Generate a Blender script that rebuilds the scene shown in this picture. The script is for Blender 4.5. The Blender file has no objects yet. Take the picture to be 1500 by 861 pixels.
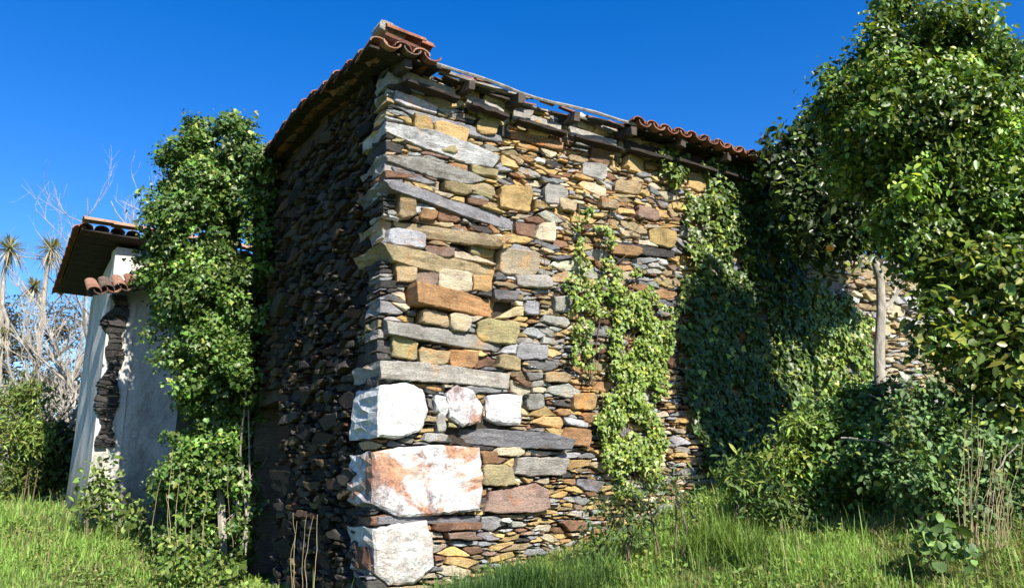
import bpy, math, random
import numpy as np
from mathutils import Vector, noise as mnoise
from mathutils.geometry import delaunay_2d_cdt

random.seed(7)
RNG = np.random.default_rng(7)
R = math.radians
SC = bpy.context.scene
COL = SC.collection

# ------------------------------------------------------------------ camera, sky, sun, exposure
CAM_Z, PITCH, FPX = 1.0, R(13.0), 1177.0
cam_d = bpy.data.cameras.new('camera')
cam_d.sensor_width = 36.0
cam_d.lens = 36.0 * FPX / 1500.0
cam_d.clip_start, cam_d.clip_end = 0.05, 3000.0
cam = bpy.data.objects.new('camera', cam_d)
COL.objects.link(cam)
cam.location = (0, 0, CAM_Z)
cam.rotation_euler = (R(90) + PITCH, 0, 0)
SC.camera = cam

SUN_AZ, SUN_EL = R(150.8), R(40.0)            # clockwise from +Y
world = bpy.data.worlds.new('World')
SC.world = world
world.use_nodes = True
wn = world.node_tree
bg = wn.nodes['Background']
sky = wn.nodes.new('ShaderNodeTexSky')
sky.sky_type = 'NISHITA'
sky.sun_disc = False
sky.sun_elevation, sky.sun_rotation = SUN_EL, SUN_AZ
sky.air_density, sky.dust_density, sky.ozone_density = 1.0, 0.2, 3.0
hs = wn.nodes.new('ShaderNodeHueSaturation')
hs.inputs['Saturation'].default_value = 1.42
hs.inputs['Hue'].default_value = .514
wn.links.new(sky.outputs[0], hs.inputs['Color'])
wn.links.new(hs.outputs[0], bg.inputs[0])
bg.inputs[1].default_value = 0.092

sun_d = bpy.data.lights.new('sun', 'SUN')
sun_d.energy, sun_d.angle, sun_d.color = 5.0, R(0.53), (1.0, 0.94, 0.83)
sun = bpy.data.objects.new('sun', sun_d)
COL.objects.link(sun)
to_sun = Vector((math.sin(SUN_AZ) * math.cos(SUN_EL), math.cos(SUN_AZ) * math.cos(SUN_EL), math.sin(SUN_EL)))
sun.rotation_euler = to_sun.to_track_quat('Z', 'Y').to_euler()
sun.location = to_sun * 40

SC.view_settings.view_transform = 'Standard'
SC.view_settings.look = 'None'
SC.view_settings.exposure = 1.25
SC.view_settings.gamma = 1.0
SC.render.engine = 'CYCLES'
SC.cycles.max_bounces = 6
SC.cycles.transparent_max_bounces = 4

# ------------------------------------------------------------------ measuring helpers
def ray(px, py):
    a, b = (px - 750) / FPX, -(py - 430.5) / FPX
    return np.array([a, math.cos(PITCH) - b * math.sin(PITCH), math.sin(PITCH) + b * math.cos(PITCH)])

def at(px, py, y):
    """the point of the place seen at px, py of the survey picture at y metres ahead"""
    r = ray(px, py)
    return np.array([0, 0, CAM_Z]) + r * (y / r[1])

class Wall:
    """a vertical wall plane: origin, direction along it, outward normal"""
    def __init__(s, origin, az, out):
        s.o = np.array([origin[0], origin[1], 0.0])
        s.U = np.array([math.sin(az), math.cos(az), 0.0])
        s.V = np.array([0, 0, 1.0])
        n = np.array([s.U[1], -s.U[0], 0.0])
        s.N = n * out
    def pt(s, u, v, h=0.0):
        return s.o + s.U * u + s.V * v + s.N * h
    def uv(s, px, py, h=0.0):
        r = ray(px, py)
        o = s.o + s.N * h
        t = (o[:2] @ s.N[:2]) / (r[:2] @ s.N[:2])
        P = r * t
        return np.array([(P - o)[:2] @ s.U[:2], P[2] + CAM_Z])

CORNER = np.array([-1.224, 7.42])
FRONT = Wall(CORNER, R(58), 1)
SIDE = Wall(CORNER, R(-32), -1)

# ground heights: thin-plate interpolation of surveyed points
GP = np.array([(-1.22, 7.42, -.16), (.05, 8.21, .17), (.86, 8.72, .38), (2.23, 9.58, .86), (3.44, 10.33, 1.2), (5.56, 11.66, 1.8),
               (-2.81, 9.96, -.28), (-3.87, 11.66, -.2), (-6.6, 12.8, .33), (-9.5, 18, .5), (0, 0, -.65), (-4, 4, -.6), (4, 4, -.35),
               (2, 6.2, .12), (5, 6.5, .7), (-6, 8, -.3), (-11, 9, -.1), (7, 9.5, 1.5), (-2.5, 6, -.42), (-.5, 5.8, -.35),
               (0, -12, -.8), (-14, 0, -.6), (14, 0, .2), (-16, 22, .8), (14, 14, 2.4), (8, 22, 2.6), (-4, 24, 1.0), (2.2, 7.6, .42)])
def _phi(d2):
    return 0.5 * d2 * np.log(d2 + 1e-9)
_A = np.zeros((len(GP) + 3, len(GP) + 3))
_d2 = ((GP[:, None, :2] - GP[None, :, :2]) ** 2).sum(-1)
_A[:len(GP), :len(GP)] = _phi(_d2) + np.eye(len(GP)) * .6
_A[:len(GP), len(GP)] = _A[len(GP), :len(GP)] = 1
_A[:len(GP), len(GP) + 1:] = GP[:, :2]
_A[len(GP) + 1:, :len(GP)] = GP[:, :2].T
_W = np.linalg.solve(_A, np.concatenate([GP[:, 2], [0, 0, 0]]))
def gz(x, y):
    x, y = np.atleast_1d(np.asarray(x, float)), np.atleast_1d(np.asarray(y, float))
    xc, yc = np.clip(x, -18, 16), np.clip(y, -12, 26)
    d2 = (xc[:, None] - GP[:, 0]) ** 2 + (yc[:, None] - GP[:, 1]) ** 2
    z = _phi(d2) @ _W[:len(GP)] + _W[len(GP)] + xc * _W[len(GP) + 1] + yc * _W[len(GP) + 2]
    z += .05 * np.sin(x * 1.7 + y * .6) * np.sin(y * 1.3 - x * .5) + .03 * np.sin(x * 4.1 + 1) * np.sin(y * 3.7)
    far = np.clip((np.hypot(x, y - 6) - 20) / 60, 0, 1)
    return z + far * 2.0
def g1(x, y):
    return float(gz(x, y)[0])

# ------------------------------------------------------------------ object helpers
def tag(o, label=None, cat=None, group=None, kind=None):
    if label: o['label'] = label
    if cat: o['category'] = cat
    if group: o['group'] = group
    if kind: o['kind'] = kind
    return o

def thing(name, label, cat, loc, group=None):
    o = bpy.data.objects.new(name, None)
    o.empty_display_size = .2
    COL.objects.link(o)
    o.location = [float(c) for c in loc]
    return tag(o, label, cat, group)

WORLD_OF = {}
def world_loc(o):
    p = np.zeros(3)
    while o is not None:
        p += np.array(o.location)
        o = o.parent
    return p

def obj(name, V, F, mat, parent=None, cols=None, kind=None, origin=None, smooth=False, label=None):
    """world-space vertices V, faces F (list of index lists, or int array) -> ONE mesh object"""
    V = np.asarray(V, float)
    if origin is None:
        origin = V.mean(0) if parent is not None else np.zeros(3)
    origin = np.asarray(origin, float)
    me = bpy.data.meshes.new(name)
    L = V - origin
    if isinstance(F, np.ndarray):
        n, k = F.shape
        me.vertices.add(len(L)); me.vertices.foreach_set('co', L.astype(np.float32).ravel())
        me.loops.add(n * k); me.loops.foreach_set('vertex_index', F.astype(np.int32).ravel())
        me.polygons.add(n); me.polygons.foreach_set('loop_start', np.arange(0, n * k, k, dtype=np.int32))
        me.update(calc_edges=True)
    else:
        me.from_pydata([tuple(v) for v in L], [], [tuple(f) for f in F])
        me.update()
    if cols is not None:
        a = me.color_attributes.new('Col', 'FLOAT_COLOR', 'POINT')
        c = np.ones((len(L), 4), np.float32)
        c[:, :3] = np.asarray(cols, np.float32)
        a.data.foreach_set('color', c.ravel())
    if smooth:
        me.polygons.foreach_set('use_smooth', np.ones(len(me.polygons), bool))
    me.materials.append(mat)
    o = bpy.data.objects.new(name, me)
    COL.objects.link(o)
    if parent is not None:
        o.parent = parent
        o.location = [float(c) for c in origin - world_loc(parent)]
    else:
        o.location = [float(c) for c in origin]
    return tag(o, label, None, None, kind)

class MB:
    """collects simple shapes into one mesh"""
    def __init__(s): s.v, s.f, s.c, s.n = [], [], [], 0
    def add(s, V, F, c=None):
        V = np.asarray(V, float)
        s.v.append(V)
        s.f += [[i + s.n for i in f] for f in F]
        s.c.append(np.tile(np.asarray(c if c is not None else (1, 1, 1), float), (len(V), 1)))
        s.n += len(V)
    def build(s, name, mat, parent=None, kind=None, smooth=False, origin=None, label=None):
        return obj(name, np.concatenate(s.v), s.f, mat, parent, np.concatenate(s.c), kind, origin, smooth, label)

def box_pts(o, a, b, c):
    """box from corner o and three edge vectors"""
    o, a, b, c = map(lambda q: np.asarray(q, float), (o, a, b, c))
    V = [o, o + a, o + a + b, o + b, o + c, o + a + c, o + a + b + c, o + b + c]
    F = [[0, 3, 2, 1], [4, 5, 6, 7], [0, 1, 5, 4], [1, 2, 6, 5], [2, 3, 7, 6], [3, 0, 4, 7]]
    return np.array(V), F

def rough_beam(p, q, w, h, up=(0, 0, 1), n=6, jit=.012, sag=0.0):
    """hewn timber from p to q: an uneven four-sided bar with many rings"""
    p, q, up = np.array(p, float), np.array(q, float), np.array(up, float)
    d = q - p; d /= np.linalg.norm(d)
    s = np.cross(d, up); s /= np.linalg.norm(s); t = np.cross(s, d)
    V, F = [], []
    for i in range(n + 1):
        k = i / n
        c = p + (q - p) * k - np.array([0, 0, sag]) * 4 * k * (1 - k)
        for a, b in ((-1, -1), (1, -1), (1, 1), (-1, 1)):
            V.append(c + s * (a * w / 2 + random.uniform(-jit, jit)) + t * (b * h / 2 + random.uniform(-jit, jit)))
    for i in range(n):
        for j in range(4):
            F.append([i * 4 + j, i * 4 + (j + 1) % 4, i * 4 + 4 + (j + 1) % 4, i * 4 + 4 + j])
    F += [[3, 2, 1, 0], [n * 4, n * 4 + 1, n * 4 + 2, n * 4 + 3]]
    return np.array(V), F

def tube(pts, rad, k=6):
    pts = np.asarray(pts, float)
    V, F = [], []
    n = len(pts)
    for i in range(n):
        d = pts[min(i + 1, n - 1)] - pts[max(i - 1, 0)]
        d /= np.linalg.norm(d) + 1e-9
        a = np.cross(d, (0.3, 0.2, 1.0) if abs(d[2]) < .9 else (1, 0.2, 0)); a /= np.linalg.norm(a) + 1e-9
        b = np.cross(d, a)
        for j in range(k):
            t = 2 * math.pi * j / k
            V.append(pts[i] + (a * math.cos(t) + b * math.sin(t)) * rad[i])
    for i in range(n - 1):
        for j in range(k):
            F.append([i * k + j, i * k + (j + 1) % k, (i + 1) * k + (j + 1) % k, (i + 1) * k + j])
    F.append(list(range(k))[::-1]); F.append([(n - 1) * k + j for j in range(k)])
    return np.array(V), F

# ------------------------------------------------------------------ materials
class Nodes:
    def __init__(s, name):
        s.m = bpy.data.materials.new(name); s.m.use_nodes = True
        s.t = s.m.node_tree; s.p = s.t.nodes['Principled BSDF']; s.out = s.t.nodes['Material Output']
        s.geo = s.t.nodes.new('ShaderNodeNewGeometry')
    def n(s, typ, **kw):
        x = s.t.nodes.new(typ)
        for k, v in kw.items(): setattr(x, k, v)
        return x
    def l(s, a, b): s.t.links.new(a, b)
    def noise(s, scale, detail=5, rough=.6, stretch=None, dist=0.0):
        t = s.n('ShaderNodeTexNoise'); t.inputs['Scale'].default_value = scale
        t.inputs['Detail'].default_value = detail; t.inputs['Roughness'].default_value = rough; t.inputs['Distortion'].default_value = dist
        if stretch:
            mp = s.n('ShaderNodeMapping'); mp.inputs['Scale'].default_value = stretch
            s.l(s.geo.outputs['Position'], mp.inputs['Vector']); s.l(mp.outputs[0], t.inputs['Vector'])
        else:
            s.l(s.geo.outputs['Position'], t.inputs['Vector'])
        return t.outputs['Fac']
    def ramp(s, fac, stops):
        r = s.n('ShaderNodeValToRGB'); e = r.color_ramp.elements
        while len(e) < len(stops): e.new(.5)
        for x, (p, c) in zip(e, stops):
            x.position = p; x.color = (*c, 1) if len(c) == 3 else c
        s.l(fac, r.inputs[0]); return r.outputs[0]
    def mix(s, a, b, fac=1.0, mode='MIX'):
        m = s.n('ShaderNodeMix', data_type='RGBA', blend_type=mode)
        for sock, v in ((m.inputs[6], a), (m.inputs[7], b), (m.inputs[0], fac)):
            if hasattr(v, 'links') or hasattr(v, 'is_linked'): s.l(v, sock)
            else: sock.default_value = v if not isinstance(v, tuple) else ((*v, 1) if len(v) == 3 else v)
        return m.outputs[2]
    def attr(s):
        a = s.n('ShaderNodeAttribute'); a.attribute_name = 'Col'; return a.outputs['Color']
    def bump(s, h, strength, dist=.02):
        b = s.n('ShaderNodeBump'); b.inputs['Strength'].default_value = strength; b.inputs['Distance'].default_value = dist
        s.l(h, b.inputs['Height']); s.l(b.outputs[0], s.p.inputs['Normal']); return b
    def done(s, col, rough=.85, spec=.3):
        if hasattr(col, 'links'): s.l(col, s.p.inputs['Base Color'])
        else: s.p.inputs['Base Color'].default_value = (*col, 1)
        s.p.inputs['Roughness'].default_value = rough; s.p.inputs['Specular IOR Level'].default_value = spec
        return s.m

def m_stone(name, streak=1.0, stretch=(3, 3, 26)):
    N = Nodes(name)
    c = N.attr()
    big = N.ramp(N.noise(5, 4, .6), [(.28, (.55, .52, .5)), (.5, (1, 1, 1)), (.75, (1.22, 1.2, 1.12))])
    c = N.mix(c, big, 1.0, 'MULTIPLY')
    lay = N.ramp(N.noise(2.2, 6, .7, stretch, .6), [(.3, (.6, .58, .56)), (.5, (1, 1, 1)), (.72, (1.2, 1.18, 1.14))])
    c = N.mix(c, lay, .85 * streak, 'MULTIPLY')
    rust = N.ramp(N.noise(3.3, 5, .7, None, .8), [(.56, (0, 0, 0)), (.68, (1, 1, 1))])
    c = N.mix(c, N.mix(c, (1.5, .85, .38), 1.0, 'MULTIPLY'), N.mix((0, 0, 0), rust, .6))
    lich = N.ramp(N.noise(28, 3, .6), [(.64, (0, 0, 0)), (.7, (1, 1, 1))])
    c = N.mix(c, (.45, .44, .38), N.mix((0, 0, 0), lich, .35))
    grain = N.noise(70, 4, .75)
    c = N.mix(c, N.ramp(grain, [(.3, (.5, .5, .5)), (.55, (1, 1, 1)), (.75, (1.35, 1.33, 1.28))]), .85, 'MULTIPLY')
    crk = N.ramp(N.noise(11, 7, .75, stretch[:2] + (stretch[2] * .45,), 1.6), [(.455, (1, 1, 1)), (.49, (.3, .28, .26)), (.525, (1, 1, 1))])
    c = N.mix(c, crk, .55, 'MULTIPLY')
    h = N.mix(N.noise(24, 8, .75, (1, 1, 3.2)), N.noise(9, 4, .6, stretch), .5)
    N.bump(h, 1.0, .05)
    return N.done(c, .82, .28)

def m_quartz():
    N = Nodes('quartz')
    c = N.attr()
    a = N.n('ShaderNodeAttribute'); a.attribute_name = 'Stain'
    rust = N.ramp(N.noise(2.1, 9, .72, (1, 1, 1.3), .5), [(.46, (0, 0, 0)), (.56, (1, 1, 1))])
    c = N.mix(c, N.ramp(N.noise(6, 6, .7), [(.35, (.28, .105, .05)), (.6, (.50, .30, .19))]), N.mix((0, 0, 0), rust, a.outputs['Fac']))
    grey = N.ramp(N.noise(1.7, 8, .7, (1.4, 1.4, 1), .3), [(.5, (0, 0, 0)), (.62, (.85, .85, .85))])
    c = N.mix(c, (.11, .085, .09), N.mix((0, 0, 0), grey, a.outputs['Fac']))
    crack = N.ramp(N.noise(3.2, 8, .72, None, 2.2), [(.48, (1, 1, 1)), (.5, (.25, .2, .16)), (.52, (1, 1, 1))])
    c = N.mix(c, crack, .55, 'MULTIPLY')
    c = N.mix(c, N.ramp(N.noise(14, 6, .75), [(.3, (.45, .43, .40)), (.6, (1, 1, 1))]), .8, 'MULTIPLY')
    c = N.mix(c, (.10, .095, .07), N.ramp(N.noise(4.5, 8, .75), [(.60, (0, 0, 0)), (.70, (.6, .6, .6))]))
    N.bump(N.mix(N.noise(7, 7, .7, None, .8), N.noise(40, 4, .7), .3), 1.0, .05)
    return N.done(c, .6, .4)

def m_leaf(name, rough=.42, trans=.28, spec=.45):
    N = Nodes(name)
    c = N.mix(N.attr(), N.ramp(N.noise(9, 3, .6), [(.3, (.72, .75, .7)), (.7, (1.25, 1.2, 1.1))]), .8, 'MULTIPLY')
    N.done(c, rough, spec)
    tr = N.n('ShaderNodeBsdfTranslucent'); N.l(N.mix(c, (1.5, 1.5, .6), 1.0, 'MULTIPLY'), tr.inputs[0])
    mx = N.n('ShaderNodeMixShader'); mx.inputs[0].default_value = trans
    N.l(N.p.outputs[0], mx.inputs[1]); N.l(tr.outputs[0], mx.inputs[2]); N.l(mx.outputs[0], N.out.inputs[0])
    return N.m

def m_wood(name, base, k=.8):
    N = Nodes(name)
    g = N.ramp(N.noise(6, 6, .7, (1, 1, 1), 1.5), [(.3, tuple(b * .45 for b in base)), (.55, base), (.75, tuple(min(1, b * 1.5) for b in base))])
    g = N.mix(g, N.ramp(N.noise(60, 3, .7), [(.3, (.6, .6, .6)), (.7, (1.2, 1.2, 1.2))]), k, 'MULTIPLY')
    N.bump(N.noise(45, 4, .7), .7, .01)
    return N.done(g, .85, .2)

def m_tile():
    N = Nodes('fired_clay')
    c = N.mix(N.attr(), N.ramp(N.noise(7, 5, .7), [(.3, (.55, .5, .5)), (.6, (1, 1, 1)), (.8, (1.3, 1.25, 1.2))]), 1.0, 'MULTIPLY')
    li = N.ramp(N.noise(16, 5, .7), [(.58, (0, 0, 0)), (.68, (1, 1, 1))])
    c = N.mix(c, (.42, .40, .34), N.mix((0, 0, 0), li, .45))
    N.bump(N.noise(50, 4, .7), .5, .008)
    return N.done(c, .85, .2)

def m_plaster(name, base, dirt):
    N = Nodes(name)
    c = N.ramp(N.noise(1.1, 7, .7, (1, 1, .45), .6), [(.3, tuple(b * .62 for b in base)), (.52, base), (.72, tuple(min(.9, b * 1.15) for b in base))])
    c = N.mix(c, N.ramp(N.noise(.9, 6, .75, (1, 1, .5), .4), [(.52, (1, 1, 1)), (.66, dirt)]), .8, 'MULTIPLY')
    c = N.mix(c, N.ramp(N.noise(22, 5, .7), [(.3, (.75, .75, .74)), (.6, (1.05, 1.05, 1.05))]), .6, 'MULTIPLY')
    # damp, algae-stained foot and runs of dirt
    sep = N.n('ShaderNodeSeparateXYZ'); N.l(N.geo.outputs['Position'], sep.inputs[0])
    ad = N.n('ShaderNodeMath', operation='MULTIPLY_ADD'); N.l(N.noise(1.6, 6, .7, (1.6, 1.6, .4)), ad.inputs[0]); ad.inputs[1].default_value = -2.6; N.l(sep.outputs[2], ad.inputs[2])
    mr = N.n('ShaderNodeMapRange'); N.l(ad.outputs[0], mr.inputs[0]); mr.inputs[1].default_value, mr.inputs[2].default_value = -.75, .25; mr.inputs[3].default_value, mr.inputs[4].default_value = 1, 0
    c = N.mix(c, N.mix(c, (.34, .36, .30), 1.0, 'MULTIPLY'), mr.outputs[0])
    crk = N.ramp(N.noise(1.5, 9, .75, (1, 1, .8), 1.2), [(.485, (1, 1, 1)), (.495, (.35, .34, .33)), (.505, (1, 1, 1))])
    c = N.mix(c, crk, .8, 'MULTIPLY')
    N.bump(N.mix(N.noise(6, 5, .6), N.noise(60, 4, .7), .4), .6, .02)
    return N.done(c, .9, .15)

def m_ground():
    N = Nodes('soil')
    c = N.ramp(N.noise(1.3, 7, .7), [(.3, (.06, .085, .022)), (.5, (.10, .15, .036)), (.66, (.14, .15, .06)), (.8, (.19, .16, .09))])
    c = N.mix(c, N.ramp(N.noise(38, 5, .75), [(.3, (.5, .5, .5)), (.7, (1.4, 1.4, 1.3))]), 1.0, 'MULTIPLY')
    N.bump(N.noise(30, 5, .8), 1.0, .06)
    return N.done(c, .95, .1)

def m_bark(name, base):
    N = Nodes(name)
    c = N.ramp(N.noise(9, 6, .7, (1, 1, .35), .8), [(.3, tuple(b * .4 for b in base)), (.55, base), (.72, tuple(min(.85, b * 1.5) for b in base))])
    N.bump(N.noise(26, 5, .7, (1, 1, .4)), .9, .02)
    return N.done(c, .9, .15)

M_STONE = m_stone('field_stone'); M_SLAB = m_stone('slate_slab', 1.0, (4, 4, 34)); M_QUARTZ = m_quartz()
M_CORE = m_stone('packed_earth_joint', .4)
M_LEAF = m_leaf('ivy_leaf', .42, .22, .4); M_TREE = m_leaf('tree_leaf', .4, .3, .45); M_BUSH = m_leaf('bush_leaf', .55, .25, .3)
M_GRASS = m_leaf('grass_blade', .55, .35, .25); M_DRY = m_leaf('dry_stalk', .8, .1, .1)
M_WOOD = m_wood('old_timber', (.075, .06, .05)); M_GREYWOOD = m_wood('weathered_timber', (.27, .25, .225)); M_DARKWOOD = m_wood('dark_board', (.035, .028, .024))
M_TILE = m_tile()
M_PLASTER = m_plaster('lime_plaster', (.52, .50, .46), (.38, .35, .30)); M_GREYPLASTER = m_plaster('grey_render', (.045, .044, .042), (.5, .5, .45))
M_OLDPLASTER = m_plaster('yellowed_render', (.20, .15, .06), (.5, .5, .4))
M_SOIL = m_ground(); M_BARK = m_bark('grey_bark', (.30, .27, .23)); M_DARKBARK = m_bark('brown_bark', (.12, .09, .065)); M_PALEBARK = m_bark('pale_bark', (.33, .30, .26))

# ------------------------------------------------------------------ ground
def axis(fine_a, fine_b, step, far):
    a = list(np.arange(fine_a, fine_b + 1e-6, step))
    s, x = step, fine_b
    while x < far: s *= 1.35; x += s; a.append(x)
    s, x = step, fine_a
    while x > -far: s *= 1.35; x -= s; a.insert(0, x)
    return np.array(a)
gx, gy = axis(-12, 9, .2, 900), axis(-2, 22, .2, 900)
X, Y = np.meshgrid(gx, gy)
Z = gz(X.ravel(), Y.ravel())
nx, ny = len(gx), len(gy)
i0 = (np.arange(ny - 1)[:, None] * nx + np.arange(nx - 1)[None, :]).ravel()
tag(obj('ground', np.stack([X.ravel(), Y.ravel(), Z], 1), np.stack([i0, i0 + 1, i0 + nx + 1, i0 + nx], 1), M_SOIL, smooth=True), kind='structure')

# ------------------------------------------------------------------ the stone house: walls
house = thing('stone_house', 'ruined rubble stone house with slate quoins and a broken red tile roof', 'house', (*CORNER, 0))
U_END, L_END, V_TOP = 6.1, 5.0, 4.97
C_ = dict(slate=(.33, .335, .35), dark=(.085, .080, .076), light=(.56, .57, .58), tan=(.47, .385, .26), ochre=(.60, .45, .22),
          orange=(.44, .27, .145), rust=(.26, .155, .11), pale=(.66, .60, .49), purple=(.33, .24, .21), white=(.66, .65, .64), olive=(.40, .36, .22), grey=(.43, .41, .37))

# slabs, blocks and larger stones surveyed on the sunlit wall: outline, colour, how far proud
SLABS = [
 ([(588, 130), (616, 140), (645, 155), (643, 164), (600, 153), (586, 146)], 'white', .10),
 ([(586, 152), (650, 171), (700, 185), (735, 198), (737, 208), (690, 197), (612, 173)], 'slate', .05),
 ([(571, 177), (640, 191), (700, 211), (736, 228), (728, 242), (690, 236), (630, 215), (573, 191)], 'light', .11),
 ([(572, 226), (620, 228), (680, 245), (718, 261), (690, 268), (640, 258), (574, 235)], 'grey', .09),
 ([(579, 243), (610, 253), (642, 268), (625, 268), (588, 257)], 'slate', .07),
 ([(566, 265), (600, 267), (660, 288), (730, 306), (763, 318), (760, 331), (740, 330), (680, 313), (620, 292), (578, 279)], 'slate', .14),
 ([(571, 316), (610, 322), (680, 338), (742, 352), (728, 364), (690, 358), (640, 347), (571, 331)], 'tan', .12),
 ([(563, 357), (600, 363), (670, 376), (734, 388), (731, 408), (690, 405), (620, 393), (580, 382)], 'tan', .12),
 ([(600, 416), (680, 427), (757, 443), (759, 465), (700, 459), (602, 447)], 'orange', .07),
 ([(571, 470), (620, 475), (690, 485), (748, 499), (736, 513), (680, 508), (571, 490)], 'grey', .10),
 ([(562, 528), (640, 530), (700, 540), (755, 545), (753, 568), (680, 561), (620, 557), (564, 554)], 'grey', .12),
 ([(658, 628), (720, 627), (800, 634), (831, 645), (828, 658), (760, 656), (670, 646)], 'slate', .06),
 ([(897, 354), (930, 357), (992, 368), (990, 377), (940, 372), (898, 362)], 'dark', .06),
 ([(750, 187), (790, 197), (824, 210), (822, 221), (790, 212), (752, 198)], 'orange', .06),
 ([(560, 757), (600, 752), (650, 757), (705, 755), (704, 765), (650, 769), (600, 765), (562, 768)], 'slate', .04),
 ([(700, 172), (738, 185), (752, 198), (740, 200), (705, 185)], 'dark', .04),
]
QUARTZ = [
 ([(535, 577), (560, 563), (600, 557), (628, 568), (633, 600), (622, 630), (588, 642), (552, 640), (532, 622)], 'white', .20, .02),
 ([(657, 575), (672, 562), (695, 569), (712, 598), (706, 618), (680, 625), (662, 611)], 'white', .12, .9),
 ([(639, 577), (654, 579), (664, 600), (655, 613), (640, 602)], 'white', .09, .05),
 ([(715, 578), (742, 576), (766, 579), (764, 622), (740, 623), (717, 612)], 'white', .10, .05),
 ([(541, 662), (590, 654), (650, 651), (706, 655), (710, 700), (703, 747), (645, 755), (590, 757), (545, 738), (537, 700)], 'white', .20, 1.0),
 ([(548, 775), (590, 766), (626, 762), (636, 790), (640, 832), (610, 857), (575, 858), (552, 840)], 'white', .16, .35),
]
BLOCKS = [  # boxes in the survey picture: x0, y0, x1, y1, colour
 (585, 284, 609, 320, 'tan'), (572, 336, 622, 362, 'light'), (642, 301, 675, 323, 'rust'), (612, 306, 640, 322, 'orange'), (623, 362, 664, 376, 'purple'),
 (578, 383, 608, 413, 'tan'), (611, 395, 642, 419, 'purple'), (642, 398, 692, 425, 'pale'), (694, 402, 722, 428, 'ochre'), (729, 368, 789, 402, 'pale'), (760, 401, 806, 422, 'grey'),
 (732, 275, 783, 308, 'ochre'), (670, 127, 704, 144, 'ochre'), (703, 142, 748, 178, 'olive'), (608, 170, 636, 191, 'ochre'), (637, 182, 685, 206, 'ochre'), (700, 177, 728, 198, 'ochre'),
 (610, 118, 646, 133, 'ochre'), (774, 180, 806, 200, 'ochre'), (804, 184, 842, 210, 'rust'), (734, 229, 759, 247, 'ochre'), (865, 219, 894, 240, 'rust'), (856, 237, 887, 260, 'grey'), (800, 272, 832, 299, 'grey'),
 (786, 325, 816, 354, 'pale'), (755, 325, 787, 347, 'rust'), (917, 226, 947, 251, 'ochre'), (906, 203, 938, 226, 'tan'), (953, 336, 989, 360, 'ochre'), (933, 303, 965, 322, 'purple'), (1012, 254, 1042, 279, 'ochre'),
 (904, 265, 938, 282, 'tan'), (895, 360, 936, 374, 'orange'), (613, 455, 658, 477, 'tan'), (660, 460, 689, 485, 'pale'), (702, 467, 761, 501, 'olive'), (615, 511, 656, 535, 'tan'), (657, 512, 701, 538, 'orange'),
 (730, 517, 767, 543, 'olive'), (572, 495, 613, 526, 'olive'), (840, 575, 878, 600, 'ochre'), (825, 627, 863, 652, 'orange'), (760, 502, 800, 527, 'slate'), (703, 680, 751, 712, 'olive'), (760, 670, 829, 698, 'grey'),
 (711, 713, 803, 750, 'purple'), (638, 764, 701, 776, 'rust'), (654, 778, 700, 790, 'purple'), (623, 634, 655, 647, 'grey'), (640, 605, 656, 632, 'grey'), (820, 290, 846, 308, 'tan'), (880, 290, 905, 306, 'tan'), (1000, 330, 1030, 350, 'grey'),
 (812, 432, 838, 455, 'grey'), (795, 462, 838, 476, 'grey'), (800, 545, 834, 560, 'tan'), (770, 575, 800, 600, 'grey'), (705, 660, 728, 680, 'orange'), (730, 655, 770, 668, 'pale'), (640, 210, 670, 222, 'olive'), (690, 245, 730, 256, 'olive'),
 (845, 170, 872, 190, 'pale'), (823, 178, 845, 192, 'grey'), (600, 690, 606, 694, 'rust'), (724, 425, 758, 440, 'slate'), (770, 440, 792, 462, 'slate'), (690, 360, 726, 374, 'olive'), (650, 268, 690, 282, 'olive'), (686, 290, 716, 300, 'rust'),
]

def in_poly(P, poly):
    x, y = P[:, 0], P[:, 1]
    r = np.zeros(len(P), bool)
    n = len(poly)
    for i in range(n):
        x0, y0 = poly[i]; x1, y1 = poly[(i + 1) % n]
        if y0 == y1: continue
        c = ((y0 > y) != (y1 > y)) & (x < (x1 - x0) * (y - y0) / (y1 - y0) + x0)
        r ^= c
    return r

def resample(poly, step):
    poly = np.asarray(poly, float)
    nxt = np.roll(poly, -1, 0)
    out = []
    for a, b in zip(poly, nxt):
        k = max(1, int(round(np.linalg.norm(b - a) / step)))
        for i in range(k): out.append(a + (b - a) * i / k)
    return np.array(out)

def area(p):
    x, y = p[:, 0], p[:, 1]
    return .5 * (np.dot(x, np.roll(y, -1)) - np.dot(y, np.roll(x, -1)))

def hull(P):
    P = sorted(map(tuple, P))
    def half(Q):
        h = []
        for p in Q:
            while len(h) > 1 and (h[-1][0] - h[-2][0]) * (p[1] - h[-2][1]) - (h[-1][1] - h[-2][1]) * (p[0] - h[-2][0]) <= 0: h.pop()
            h.append(p)
        return h[:-1]
    return np.array(half(P) + half(P[::-1]))

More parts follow.
